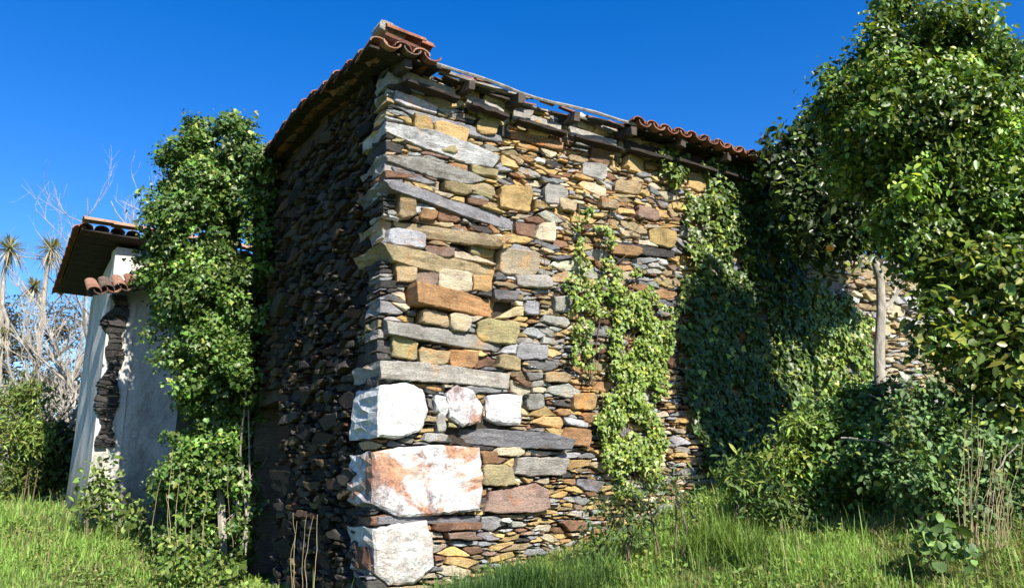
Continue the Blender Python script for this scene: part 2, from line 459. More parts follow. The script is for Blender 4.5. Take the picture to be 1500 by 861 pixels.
def masonry(u0, u1, v0, v1, res, ok, cell, seed, relax=2, flat=3.3):
    """pack irregular stones: seeds spread in a flattened metric, grown until they meet; returns outlines"""
    rng = np.random.default_rng(seed)
    gu, gv = np.arange(u0, u1, res), np.arange(v0, v1, res)
    G = np.stack(np.meshgrid(gu, gv), -1).reshape(-1, 2)
    G = G[ok(G)]
    W = np.stack([np.sin(G[:, 0] * 5 + G[:, 1] * 9), np.cos(G[:, 0] * 7 - G[:, 1] * 6)], 1) * np.array([.03, .022]) + np.stack([np.sin(G[:, 1] * 23), np.sin(G[:, 0] * 19 + 2)], 1) * np.array([.008, .007])
    T = (G + W) * np.array([1, flat])
    S, Rr = [], []
    order = rng.permutation(len(T))
    for i in order[:9000]:
        c = cell(G[i]) * rng.choice([.42, .7, 1.05, 1.65], p=[.34, .28, .24, .14])
        if S:
            d = np.linalg.norm(np.array(S) - T[i], axis=1)
            if (d < (c + np.array(Rr)) * .5).any(): continue
        S.append(T[i]); Rr.append(c)
    S, Rr = np.array(S), np.array(Rr)
    for it in range(relax + 1):
        lab = np.empty(len(T), int)
        for a in range(0, len(T), 4000):
            d = ((T[a:a + 4000, None] - S[None]) ** 2).sum(2) / (Rr ** 2)
            lab[a:a + 4000] = d.argmin(1)
        if it < relax:
            cnt = np.bincount(lab, minlength=len(S))
            for k in (0, 1):
                S[:, k] = np.where(cnt > 0, np.bincount(lab, T[:, k], len(S)) / np.maximum(cnt, 1), S[:, k])
    out = []
    o = np.argsort(lab, kind='stable')
    cut = np.searchsorted(lab[o], np.arange(len(S) + 1))
    for s in range(len(S)):
        g = G[o[cut[s]:cut[s + 1]]]
        if len(g) < 5: continue
        poly = hull(g)
        want = rng.integers(5, 9)
        while len(poly) > want:          # drop the flattest corners: straight, angular sides
            p0, p1 = np.roll(poly, 1, 0), np.roll(poly, -1, 0)
            t = np.abs((poly[:, 0] - p0[:, 0]) * (p1[:, 1] - p0[:, 1]) - (poly[:, 1] - p0[:, 1]) * (p1[:, 0] - p0[:, 0]))
            poly = np.delete(poly, t.argmin(), 0)
        if len(poly) < 4: continue
        if area(poly) > .0006: out.append(poly)
    return out

def stone_geo(wall, poly, prot, depth, rng, step=None, bevel=None, amp=None, layered=0.0, rings=1, gap=.004, lump=0.0):
    """a split-faced stone: triangulated uneven face, worn arris, sides running back into the wall"""
    poly = np.asarray(poly, float)
    if area(poly) < 0: poly = poly[::-1]
    A = area(poly); size = math.sqrt(A)
    step = step or max(.05, size * .45)
    out = resample(poly, step)
    c = out.mean(0)
    ext = np.ptp(out, axis=0)
    bevel = bevel if bevel is not None else min(.010, ext.min() * .14)
    d = out - c
    dist = np.linalg.norm(d, axis=1, keepdims=True) + 1e-6
    out = out - d / dist * gap + rng.normal(0, 1, out.shape) * np.minimum(step * .10, .010) * np.array([1, .6])
    lim = np.maximum(ext * .5, .02)
    inn = c + (out - c) * (1 - np.minimum(.45, bevel / lim))
    lo, hi = inn.min(0), inn.max(0)
    gu = np.arange(lo[0] + step * .5, hi[0], step); gv = np.arange(lo[1] + step * .4, hi[1], step * .8)
    pts = np.stack(np.meshgrid(gu, gv), -1).reshape(-1, 2)
    if len(pts):
        pts = pts + rng.uniform(-.3, .3, pts.shape) * step
        sh = c + (inn - c) * .86
        pts = pts[in_poly(pts, sh)]
    allp = [tuple(p) for p in inn] + [tuple(p) for p in pts]
    n = len(inn)
    if A < .0035 and not layered:           # a small chip: a fan over an off-centre peak is enough
        P2 = np.array(list(map(tuple, inn)) + [tuple(c + rng.normal(0, .12, 2) * ext * .5)]); F = [[i, (i + 1) % n, n] for i in range(n)]
    else: r = delaunay_2d_cdt([Vector(p) for p in allp], [(i, (i + 1) % n) for i in range(n)], [list(range(n))], 1, 1e-5)
    if not (A < .0035 and not layered): P2, F = np.array([tuple(v) for v in r[0]]), [list(f) for f in r[2]]
    if len(P2) != len(allp) and not (A < .0035 and not layered):          # rare self-crossing outline: fall back to a fan
        P2 = np.array(list(map(tuple, inn)) + [tuple(c)]); F = [[i, (i + 1) % n, n] for i in range(n)]
    amp = amp if amp is not None else min(.022, size * .14)
    tx, ty = rng.normal(0, .10), rng.normal(.04, .14)
    off = rng.uniform(0, 50)
    h = np.empty(len(P2))
    for i, p in enumerate(P2):
        q = p - c
        v = mnoise.noise(Vector((p[0] * 1.1 / max(size, .08) + off, p[1] * 1.9 / max(size, .08), off)))
        v2 = mnoise.noise(Vector((p[0] * 5 + off, p[1] * 11, off)))
        h[i] = prot + amp * (1.1 * v + .6 * v2) + q[0] * tx + q[1] * ty
        if layered:
            w = mnoise.noise(Vector((p[0] * 2.2 + off, (p[1] + p[0] * .06) * 26, off)))
            h[i] += layered * (round(w * 3.2) / 3.2)
        if lump:
            h[i] += lump * (1 - min(1.0, float(((q / lim) ** 2).sum())))
    V = [wall.pt(p[0], p[1], hh) for p, hh in zip(P2, h)]
    base = len(V)
    for p, hh in zip(out, h[:n] if len(P2) >= n else h): V.append(wall.pt(p[0], p[1], hh - bevel * rng.uniform(.6, 1.3)))
    for i in range(n):
        j = (i + 1) % n
        F.append([j, i, base + i, base + j])
    prev = base
    for k in range(rings):
        t = (k + 1) / rings
        b2 = len(V)
        for p in out:
            q = p + (rng.normal(0, .010, 2) if rings > 1 else 0)
            V.append(wall.pt(q[0], q[1], (prot - bevel) * (1 - t) - depth * t))
        for i in range(n):
            j = (i + 1) % n
            F.append([prev + j, prev + i, b2 + i, b2 + j])
        prev = b2
    return np.array(V), F

def vary(c, rng, k=.13):
    cool = c in ('slate', 'light', 'white', 'dark', 'grey')
    c = np.array(C_[c] if isinstance(c, str) else c, float)
    return np.clip(c * (1 + rng.normal(0, k * 1.5)) * (1 + rng.normal(0, .02, 3)) * (np.array([.99, 1, 1.02]) if cool else np.array([1.05, 1, .90])), .02, .85)

srng = np.random.default_rng(21)
front_wall = None
# cores: packed earth set back behind the stones
def core(name, wall, u0, u1, v0, v1, h0, h1, parent, mb=None, mat=None):
    V, F = box_pts(wall.pt(u0, v0, h0), wall.U * (u1 - u0), wall.N * (h1 - h0), np.array([0, 0, v1 - v0]))
    if mb is not None: mb.add(V, F, (.07, .055, .04)); return
    return obj(name, V, F, mat or M_CORE, parent, np.tile((.07, .055, .04), (8, 1)))
front_wall = core('front_wall', FRONT, .10, U_END, -.8, V_TOP - .02, -.55, -.085, house)
mb = MB()
DOOR0, DOOR1, DOORV = 3.02, 4.78, 2.02
core('', SIDE, .56, DOOR0, -.9, V_TOP + .08, -.55, -.06, None, mb)
core('', SIDE, DOOR1, L_END, -.9, V_TOP + .08, -.55, -.06, None, mb)
core('', SIDE, DOOR0 - .002, DOOR1 + .002, DOORV, V_TOP + .08, -.55, -.06, None, mb)
side_wall = mb.build('side_wall', M_CORE, house)
mb = MB()
V, F = box_pts(FRONT.pt(.06, -.5, -L_END), FRONT.U * (U_END - .1), FRONT.N * .5, np.array([0, 0, 5.55])); mb.add(V, F, (.2, .17, .13))
V, F = box_pts(FRONT.pt(U_END - .5, -.5, -L_END + .502), FRONT.U * .5, FRONT.N * (L_END - 1.06), np.array([0, 0, 5.55])); mb.add(V, F, (.2, .17, .13))
mb.build('rear_wall', M_STONE, house)
V, F = box_pts(FRONT.pt(.56, 2.75, -L_END + .51), FRONT.U * (U_END - 1.1), FRONT.N * (L_END - 1.1), np.array([0, 0, .08]))
obj('sun_block_floor', V, F, M_DARKWOOD, house)  # unseen floor added to keep sunlight out of the dark doorway

placed = []          # (pixel area, builder data) of every stone of the house
def project(P):
    P = np.atleast_2d(P) - np.array([0, 0, CAM_Z])
    f = P[:, 1] * math.cos(PITCH) + P[:, 2] * math.sin(PITCH)
    up = -P[:, 1] * math.sin(PITCH) + P[:, 2] * math.cos(PITCH)
    return np.stack([750 + FPX * P[:, 0] / f, 430.5 - FPX * up / f], 1)
def px_area(wall, poly):
    q = project(np.array([wall.pt(u, v, 0) for u, v in poly]))
    inside = ((q[:, 0] > 0) & (q[:, 0] < 1500) & (q[:, 1] > 0) & (q[:, 1] < 861)).mean()
    return abs(area(q)) * inside

obst = []
def trace(pts, h): return np.array([FRONT.uv(x, y, h) for x, y in pts])
for pts, c, prot in SLABS:
    P = trace(pts, prot * .7)
    corner = P[:, 0].min() < .12
    if corner: P[:, 0] = np.where(P[:, 0] < .10, P[:, 0] - .035, P[:, 0])
    col = vary(c, srng, .08)
    V, F = stone_geo(FRONT, P, prot * (.3 if corner else .5), .62 if corner else .2, srng, step=.038, bevel=.007, amp=.009, layered=.018, rings=5 if corner else 1, gap=.002)
    obj('slab', V, F, M_SLAB, front_wall, np.tile(col, (len(V), 1)))
    obst.append(P)
for pts, c, prot, stain in QUARTZ:
    P = trace(pts, prot * .5)
    corner = P[:, 0].min() < .12
    if corner: P[:, 0] = np.where(P[:, 0] < .16, np.maximum(P[:, 0], -.05), P[:, 0])
    V, F = stone_geo(FRONT, P, prot * .35, .55 if corner else .22, srng, step=.05, bevel=.022, amp=.026, layered=.014, rings=4 if corner else 1, gap=.003, lump=.02)
    o = obj('quartz_block', V, F, M_QUARTZ, front_wall, np.tile(vary(c, srng, .03), (len(V), 1)))
    a = o.data.color_attributes.new('Stain', 'FLOAT_COLOR', 'POINT')
    a.data.foreach_set('color', np.tile((stain, stain, stain, 1), (len(V), 1)).astype(np.float32).ravel())
    obst.append(P)
for x0, y0, x1, y1, c in BLOCKS:
    w, h = x1 - x0, y1 - y0
    sl = (702 - (y0 + y1) / 2) / (2690 - (x0 + x1) / 2) * .8
    pts = []
    for fx, fy in ((-.5, -.36), (-.36, -.5), (.30, -.5), (.5, -.38), (.5, .30), (.36, .5), (-.34, .5), (-.5, .36)):
        fx, fy = fx + srng.normal(0, .045), fy + srng.normal(0, .055)
        pts.append(((x0 + x1) / 2 + fx * w, (y0 + y1) / 2 + fy * h + fx * w * sl))
    P = trace(pts, .03)
    obst.append(P)
    placed.append((px_area(FRONT, P) * 1.5, FRONT, P, vary(c, srng, .08), .035 + srng.uniform(-.01, .03), .45 if P[:, 0].min() < .1 else .16))

grow = []
for P in obst:
    c = P.mean(0); e = np.ptp(P, axis=0) / 2
    grow.append(c + (P - c) * (1 + .012 / np.maximum(e, .03)))
def ok_front(G):
    m = np.ones(len(G), bool)
    for P in grow:
        bb = (G[:, 0] > P[:, 0].min() - .02) & (G[:, 0] < P[:, 0].max() + .02) & (G[:, 1] > P[:, 1].min() - .02) & (G[:, 1] < P[:, 1].max() + .02)
        ix = np.nonzero(bb & m)[0]
        if len(ix): m[ix[in_poly(G[ix], P)]] = False
    ground = .0 + .27 * G[:, 0]
    return m & (G[:, 1] > ground - .35)
def cell_front(p):
    if p[0] > 4.4: return .34
    return .130 if p[0] < 1.7 else .138
def front_colour(p, rng):
    u, v = p
    names = ['slate', 'grey', 'tan', 'ochre', 'orange', 'rust', 'pale', 'purple', 'dark', 'light', 'olive']
    w = np.array([.13, .14, .15, .19, .085, .075, .10, .045, .065, .075, .05])
    if v > 3.7: w[3] += .17; w[2] += .08; w[6] += .05
    if u > 1.8 and v < 1.6: w[3] += .12; w[4] += .07; w[6] += .05
    if u < 1.3 and 1.2 < v < 3.6: w[0] += .08; w[8] += .10
    if u < .16: w[:] = (.4, .15, .05, 0, 0, .05, 0, .05, .4, .05, .05)
    return vary(names[rng.choice(len(names), p=w / w.sum())], rng)
for P in masonry(-.035, U_END, -.4, V_TOP + .1, .015, ok_front, cell_front, 5):
    c = P.mean(0)
    placed.append((px_area(FRONT, P) * (1 if c[0] < 4.2 else .2), FRONT, P, front_colour(c, srng), srng.uniform(-.028, .035) * (1 if c[0] > .15 else .3), .32 if P[:, 0].min() < .04 else .14))

# the shaded wall
def ok_side(G):
    door = (G[:, 0] > DOOR0 - .03) & (G[:, 0] < DOOR1 + .03) & (G[:, 1] < DOORV + .12)
    return ~door
def cell_side(p): return .19 if p[0] < 2.6 else .3
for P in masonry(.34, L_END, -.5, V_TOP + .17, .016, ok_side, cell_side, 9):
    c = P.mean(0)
    col = vary(['slate', 'grey', 'tan', 'dark', 'rust', 'olive', 'purple'][srng.choice(7, p=[.24, .20, .10, .24, .08, .08, .06])], srng) * .21 * np.array([1.15, 1.0, .82])  # stone palette darkened here, so the wall's shade sits in the colours
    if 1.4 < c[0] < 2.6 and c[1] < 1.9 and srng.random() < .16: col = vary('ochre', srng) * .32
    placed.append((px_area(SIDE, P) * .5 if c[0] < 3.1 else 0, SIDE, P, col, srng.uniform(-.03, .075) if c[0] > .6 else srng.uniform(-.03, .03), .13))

placed.sort(key=lambda t: -t[0])
rest = {id(FRONT): MB(), id(SIDE): MB()}
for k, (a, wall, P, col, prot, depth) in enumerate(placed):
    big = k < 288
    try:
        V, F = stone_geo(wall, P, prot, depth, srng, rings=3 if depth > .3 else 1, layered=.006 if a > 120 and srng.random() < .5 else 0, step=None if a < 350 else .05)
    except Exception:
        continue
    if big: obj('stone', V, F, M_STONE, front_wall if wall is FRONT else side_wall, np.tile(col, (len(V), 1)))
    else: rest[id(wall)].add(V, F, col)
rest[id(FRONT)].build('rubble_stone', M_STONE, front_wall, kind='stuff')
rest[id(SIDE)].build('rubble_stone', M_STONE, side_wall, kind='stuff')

# render left on the shaded wall, and the door opening
def patch(name, wall, poly, h, mat, parent, thick=.03, step=.12):
    P = np.array(poly, float)
    V, F = stone_geo(wall, P, h, -h + thick, srng, step=step, bevel=.012, amp=.012, gap=0)
    return obj(name, V, F, mat, parent)
V, F = rough_beam(SIDE.pt(DOOR0 - .2, DOORV + .04, -.2), SIDE.pt(DOOR1 + .2, DOORV + .04, -.2), .34, .16, n=8)
obj('door_lintel', V, F, M_WOOD, side_wall)

# ------------------------------------------------------------------ roof
roof = thing('roof', None, None, FRONT.pt(0, 5.1, -.3)); roof.parent = house; roof.location = [float(c) for c in FRONT.pt(0, 5.1, -.3) - world_loc(house)]
def rz(l):
    """height of the roof's underside above the wall foot, l metres back from the sunlit wall"""
    return 5.045 + .128 * (l + .3) if l < 1.9 else 5.327 - .004 * (l - 1.9)
def rp(u, l, up=0.0, sag=True):
    s = -.045 * math.sin(math.pi * min(max(u / 3.6, 0), 1)) * max(0, 1 - max(l, 0) / 2.5) if sag else 0
    return FRONT.pt(u, rz(l) + up + s, -l)
HOLE = (.42, 2.98, 1.35)
# rafters running up from the eave
for u in (.06, .78, 1.36, 2.12, 2.92, 3.7, 4.5, 5.3, 6.0):
    lo = -.31 + random.uniform(-.03, .03)
    V, F = rough_beam(rp(u, lo, -.055), rp(u + random.uniform(-.03, .03), 1.9, -.085), .08, .095, n=8, jit=.01)
    obj('rafter', V, F, M_WOOD, roof)
    V, F = rough_beam(rp(u, 1.9, -.085), rp(u, 5.15, -.085), .11, .14, n=6, jit=.01)
    obj('rafter', V, F, M_WOOD, roof)
# the long bare eave batten, bleached by the sun
pts = [rp(u, -.30 + .02 * math.sin(u * 5), .035 + .01 * math.sin(u * 3)) for u in np.linspace(.2, 3.15, 16)]
mb = MB(); V, F = tube(pts, [random.uniform(.015, .022) for _ in range(16)], 5); mb.add(V, F); mb.build('batten', M_GREYWOOD, roof)
for l, a, b, w in ((.02, .1, 3.1, .05), (.3, .15, 2.4, .045), (.75, .2, 3.0, .045), (1.1, .1, 2.9, .05)):
    V, F = rough_beam(rp(a, l, .01), rp(b, l + .03, .01), w, .03, n=10, jit=.006); obj('batten', V, F, M_WOOD, roof)
# wall plate boards between the rafters, lit on their outer face
for a, b, dz, t in ((.1, .7, -.10, .06), (.84, 1.3, -.13, .05), (1.42, 2.06, -.14, .07), (2.18, 2.86, -.16, .06), (2.98, 3.64, -.15, .07), (3.76, 4.44, -.14, .07), (4.56, 5.24, -.14, .07), (5.36, 5.94, -.14, .07)):
    V, F = rough_beam(rp(a, -.06, dz), rp(b, -.05, dz - .02), .035, t + .05, n=5, jit=.008); obj('wall_plate', V, F, M_GREYWOOD if a < 2.9 else M_DARKWOOD, roof)
    V, F = rough_beam(rp(a, -.13, dz - .09), rp(b, -.12, dz - .10), .12, .035, n=5, jit=.008); obj('wall_plate', V, F, M_DARKWOOD, roof)
# split laths heaped where the tiles have slid off
for k in range(24):
    a = (2.25 if k < 9 else random.uniform(.35, 2.0)) + random.uniform(-.15, .3); b = a + random.uniform(.5, .85); l = random.uniform(-.3, .1)
    V, F = rough_beam(rp(a, l, random.uniform(-.03, .05)), rp(b, l + random.uniform(-.1, .1), random.uniform(-.04, .05)), random.uniform(.04, .08), .02, n=4, jit=.006)
    obj('lath', V, F, M_GREYWOOD if k % 3 == 0 else M_WOOD, roof)
# boarding under the tiles
def deck(u0, u1, l0, l1, name='roof_board'):
    nb = max(1, int(round((l1 - l0) / .24)))
    for k in range(nb):
        a, b = l0 + (l1 - l0) * k / nb, l0 + (l1 - l0) * (k + 1) / nb - .012
        j = random.uniform(-.006, .006)
        V = np.array([rp(u0, a, j), rp(u1, a, j), rp(u1, b, j), rp(u0, b, j), rp(u0, a, j + .022), rp(u1, a, j + .022), rp(u1, b, j + .022), rp(u0, b, j + .022)])
        F = [[0, 3, 2, 1], [4, 5, 6, 7], [0, 1, 5, 4], [1, 2, 6, 5], [2, 3, 7, 6], [3, 0, 4, 7]]
        obj(name, V, F, M_DARKWOOD, roof)
deck(-.355, HOLE[0], -.30, 1.35)
deck(HOLE[1], U_END + .12, -.27, 1.35)
deck(-.355, U_END + .12, 1.362, 5.2)

def canal_tile(length=.44, r0=.10, r1=.082, t=.014, n=7):
    """half-round tapered clay tile, long axis +x, open side down"""
    V = []
    for x, r in ((0, r0), (length * .5, (r0 + r1) / 2), (length, r1)):
        for k in range(n + 1):
            a = math.pi * k / n
            V.append((x, r * math.cos(a), r * .85 * math.sin(a)))
        for k in range(n + 1):
            a = math.pi * k / n
            V.append((x, (r - t) * math.cos(a), (r - t) * .85 * math.sin(a) - .002))
    m = n + 1; F = []
    for s in range(2):
        o, q = s * 2 * m, (s + 1) * 2 * m
        for k in range(n):
            F.append([o + k, q + k, q + k + 1, o + k + 1])
            F.append([o + m + k, o + m + k + 1, q + m + k + 1, q + m + k])
        F.append([o, o + m, q + m, q]); F.append([o + n, q + n, q + m + n, o + m + n])
    for k in range(n):
        F.append([k, k + 1, m + k + 1, m + k])
        o = 4 * m
        F.append([o + k, o + m + k, o + m + k + 1, o + k + 1])
    return np.array(V), F
TV, TF = canal_tile(.44, .096, .08)
TV = TV * np.array([1, 1, .8])
def tile_geo(p, d, up, flip=False, roll=0.0, scale=1.0):
    d = d / np.linalg.norm(d); s = np.cross(up, d); s /= np.linalg.norm(s); n = np.cross(d, s)
    V = TV * scale
    if flip: V = V * np.array([1, -1, -1])
    c, sn = math.cos(roll), math.sin(roll)
    V = np.stack([V[:, 0], V[:, 1] * c - V[:, 2] * sn, V[:, 1] * sn + V[:, 2] * c], 1)
    return p + V[:, :1] * d + V[:, 1:2] * s + V[:, 2:3] * n
TCOL = [(.185, .078, .05), (.23, .10, .062), (.145, .07, .05), (.27, .145, .095), (.13, .09, .07)]
UPZ = np.array([0, 0, 1.0])
def one_tile(u, l, lift, flip, single, mbs, jig=.02, extra=0.0):
    p = rp(u + random.uniform(-jig, jig) * .5, l + random.uniform(-jig, jig), lift)
    d = rp(u, l + .4, 0) - rp(u, l, 0)
    d = d / np.linalg.norm(d) + UPZ * (random.uniform(-.24, -.10) if single and u < 0 else random.uniform(-.11, -.05))        # each tile lies on the one below it
    V = tile_geo(p + UPZ * extra, d, UPZ, flip, random.uniform(-.06, .06))
    c = np.array(random.choice(TCOL)) * random.uniform(.8, 1.2)
    if single: obj('tile', V, TF, M_TILE, roof, np.tile(c, (len(V), 1)))
    else: mbs.add(V, TF, c)
field = MB()
for ci, u in enumerate(np.arange(-.27, U_END + .1, .215)):
    for ri in range(15):
        l = -.36 + ri * .36
        if HOLE[0] - .05 < u < HOLE[1] - .12 and l < HOLE[2] - .1: continue
        near = u < -.1 or (ri < 1 and u > 2.8)
        one_tile(u, l, .05, False, near, field, .03)
        if u + .1 < U_END: one_tile(u + .1075, l - .03, .072, True, ri < 1 and u > 2.8, field, .02)
# verge: a lower channel tile under the outermost row shows its end below
field.build('tile_field', M_TILE, roof, kind='stuff')
# the ridge-like pile of tiles bedded at the corner of the roof
dF = FRONT.U
for k, (px, py, dd, sc, fl) in enumerate(((562, 44, -.02, 1.0, False), (572, 47, .06, 1.05, False), (560, 52, .05, 1.0, True), (592, 58, 0, .75, False))):
    P = at(px, py, 7.25 + .25 * (k % 2))
    V = tile_geo(P, dF + np.array([0, 0, -.06 - dd]), UPZ, fl, random.uniform(-.1, .1), sc)
    obj('tile', V, TF, M_TILE, roof, np.tile(np.array(TCOL[k % 3]) * 1.1, (len(V), 1)))
P = at(568, 45, 7.33)
bm_pts = []
V, F = stone_geo(Wall(P[:2] - FRONT.U[:2] * .0, R(58), 1), [(-.13, P[2] - .06), (.0, P[2] - .08), (.16, P[2] - .07), (.18, P[2]), (.05, P[2] + .045), (-.11, P[2] + .05)], .08, .12, srng, step=.05, amp=.02)
obj('mortar', V, F, M_STONE, roof, np.tile((.42, .40, .36), (len(V), 1)))
# broken tiles left lying on the battens
for u, l in ((.62, -.02), (.98, .0), (1.12, -.05), (1.62, .05), (1.74, 0), (2.0, .05), (.5, -.1), (1.25, .1), (.7, -.16), (.85, -.2), (1.45, -.15), (1.9, -.18), (2.2, -.12), (2.4, -.1), (.55, -.22), (2.65, -.15), (1.05, -.22)):
    p = rp(u, l, .05); V = tile_geo(p, FRONT.U * random.choice((-1, 1)) + np.array([0, 0, random.uniform(-.1, .1)]), UPZ, random.random() < .4, random.uniform(-.3, .3), .45)
    obj('tile', V, TF, M_TILE, roof, np.tile(np.array(random.choice(TCOL)) * 1.2, (len(V), 1)), label='broken piece of tile left on the bare battens')
V, F = stone_geo(FRONT, [(5.75, 5.28), (6.12, 5.26), (6.2, 5.32), (6.18, 5.42), (5.8, 5.43)], .25, .3, srng, step=.08, amp=.02)
obj('parapet_cap', V, F, M_PLASTER, roof)

# ------------------------------------------------------------------ leaves
SHAPES = {
 'ivy': ([(0, 0), (.34, .02), (.52, .36), (.25, .55), (0, 1), (-.25, .55), (-.52, .36), (-.34, .02)], [(0, 1, 2, 3), (0, 3, 4), (0, 4, 5), (0, 5, 6, 7)]),
 'oval': ([(0, 0), (.27, .28), (.27, .62), (0, 1), (-.27, .62), (-.27, .28)], [(0, 1, 2, 3), (0, 3, 4, 5)]),
 'round': ([(0, 0), (.4, .05), (.55, .5), (.3, .9), (0, 1), (-.3, .9), (-.55, .5), (-.4, .05)], [(0, 1, 2, 3), (0, 3, 4), (0, 4, 5), (0, 5, 6, 7)]),
 'long': ([(0, 0), (.14, .3), (.12, .65), (0, 1), (-.12, .65), (-.14, .3)], [(0, 1, 2, 3), (0, 3, 4, 5)]),
}
def unit(a): return a / (np.linalg.norm(a, axis=-1, keepdims=True) + 1e-9)
def leaf_geo(P, Nn, size, cols, shape='ivy', hang=.7, fold=.22, rng=RNG):
    """one creased, curling leaf per point"""
    n = len(P)
    Nn = unit(Nn)
    T = np.array([0, 0, -hang]) + rng.normal(0, .55, (n, 3))
    T = unit(T - (T * Nn).sum(1, keepdims=True) * Nn)
    S = np.cross(Nn, T)
    tpl, faces = SHAPES[shape]
    tpl = np.array(tpl)
    curl = rng.uniform(-.05, .28, n)
    V = np.empty((n, len(tpl), 3))
    for k, (a, b) in enumerate(tpl):
        lift = fold * abs(a) * 1.2
        V[:, k] = P + size[:, None] * (S * a + T * b + Nn * (lift - curl * b * b)[:, None])
    m = len(tpl)
    base = (np.arange(n) * m)[:, None]
    tris = []
    for f in faces:
        for i in range(1, len(f) - 1): tris.append((f[0], f[i], f[i + 1]))
    F = np.concatenate([base + np.array(t)[None, :] for t in tris])
    return V.reshape(-1, 3), F, np.repeat(cols, m, axis=0)

def leaf_cols(n, base, rng, spread=.28, yellow=.12, tip=(.20, .26, .05)):
    c = np.tile(np.array(base, float), (n, 1)) * np.exp(rng.normal(0, spread, (n, 1)))
    y = rng.random((n, 1)) < yellow
    c = np.where(y, np.array(tip) * rng.uniform(.7, 1.2, (n, 1)), c)
    return np.clip(c * (1 + rng.normal(0, .06, (n, 3))), .006, .6)

def clump_gap(P, f, off):
    return np.array([mnoise.noise(Vector((p[0] * f + off, p[1] * f, p[2] * f))) for p in P])

def blob_leaves(blobs, density, size, base, shape, hang, seed, sprig=6, gapf=3.0, gapk=-.12, yellow=.12, up=.5, spread=.28, tip=(.20, .26, .05), inner=.25, fold=.22, clumps=13):
    """leaves in sprigs over and within a set of uneven ellipsoids: (centre, (rx, ry, rz))"""
    rng = np.random.default_rng(seed)
    PP, NN, CC = [], [], []
    sub = []
    for c, r in blobs:                      # every mass is built of smaller clumps, so that light and shade fall between them
        c, r = np.array(c), np.array(r)
        m = clumps
        d = unit(rng.normal(0, 1, (m, 3)) + np.array([0, -.25, .1]))
        for e in d:
            k = rng.uniform(.55, 1.08)          # the farther out, the smaller and looser the clump
            sub.append((c + e * r * k, r * rng.uniform(.30, .48) * (1.35 - .6 * k) * np.array([1.1, 1.1, .75]), 1.0))
        sub.append((c, r * .74, inner))
    for c, r, wgt in sub:
        n = int(density * wgt * (r[0] * r[1] + r[1] * r[2] + r[0] * r[2]) * 4.2 / sprig)
        if n < 1: continue
        d = unit(rng.normal(0, 1, (n, 3)) + np.array([0, 0, .35 if wgt == 1.0 else 0]))
        rad = rng.uniform(.72, 1.1, n) if wgt == 1.0 else rng.uniform(.4, 1.0, n)
        bump = 1 + .3 * clump_gap(d * .8 + c, 3.3, seed)
        Q = c + d * r * (rad * bump)[:, None]
        keep = clump_gap(Q, gapf, seed * .7) > gapk
        Q, d = Q[keep], d[keep]
        n = len(Q)
        if n < 1: continue
        k = rng.integers(max(2, sprig - 3), sprig + 4, n)
        ix = np.repeat(np.arange(n), k)
        tone = np.exp(rng.normal(0, .16, n) + rng.normal(0, .30))
        PP.append(Q[ix] + rng.normal(0, 1, (len(ix), 3)) * size * 1.15)
        NN.append(d[ix] * .8 + np.array([0, 0, up * .5]) + np.array(to_sun) * .4 + rng.normal(0, .5, (len(ix), 3)))
        CC.append(leaf_cols(len(ix), base, rng, spread, yellow, tip) * tone[ix][:, None])
    P, Nn, Cc = np.concatenate(PP), np.concatenate(NN), np.concatenate(CC)
    ok = P[:, 2] > gz(P[:, 0], P[:, 1]) + .01
    P, Nn, Cc = P[ok], Nn[ok], Cc[ok]
    s = size * np.clip(np.exp(rng.normal(-.05, .36, len(P))), .4, 1.9)
    return leaf_geo(P, Nn, s, Cc, shape, hang, fold, rng)

def pxblobs(lst, depth, flat=.85):
    out = []
    for b in lst:
        px, py, r = b[:3]
        y = depth + (b[3] if len(b) > 3 else 0)
        m = r * y / FPX * 1.02
        out.append((at(px, py, y), (m, m * flat, m)))
    return out

def branches(mb, p, d, length, rad, depth, rng, bend=.25, split=(2, 4), shrink=.62, k=5, up=.15, col=(1, 1, 1)):
    pts, rr = [np.array(p)], [rad]
    d = np.array(d, float); d /= np.linalg.norm(d)
    n = 4 if depth > 0 else 3
    for i in range(n):
        d = d + rng.normal(0, bend, 3) * .5 + np.array([0, 0, up * .3]); d /= np.linalg.norm(d)
        pts.append(pts[-1] + d * length / n); rr.append(rad * (1 - .45 * (i + 1) / n))
    V, F = tube(pts, rr, k if depth > 1 else 3); mb.add(V, F, col)
    if depth <= 0: return
    for b in range(rng.integers(*split)):
        t = rng.integers(1, n + 1)
        e = d + rng.normal(0, .55, 3); e[2] += up
        branches(mb, pts[t], e, length * shrink * rng.uniform(.7, 1.15), rr[t] * .72, depth - 1, rng, bend, split, shrink, k, up, col)

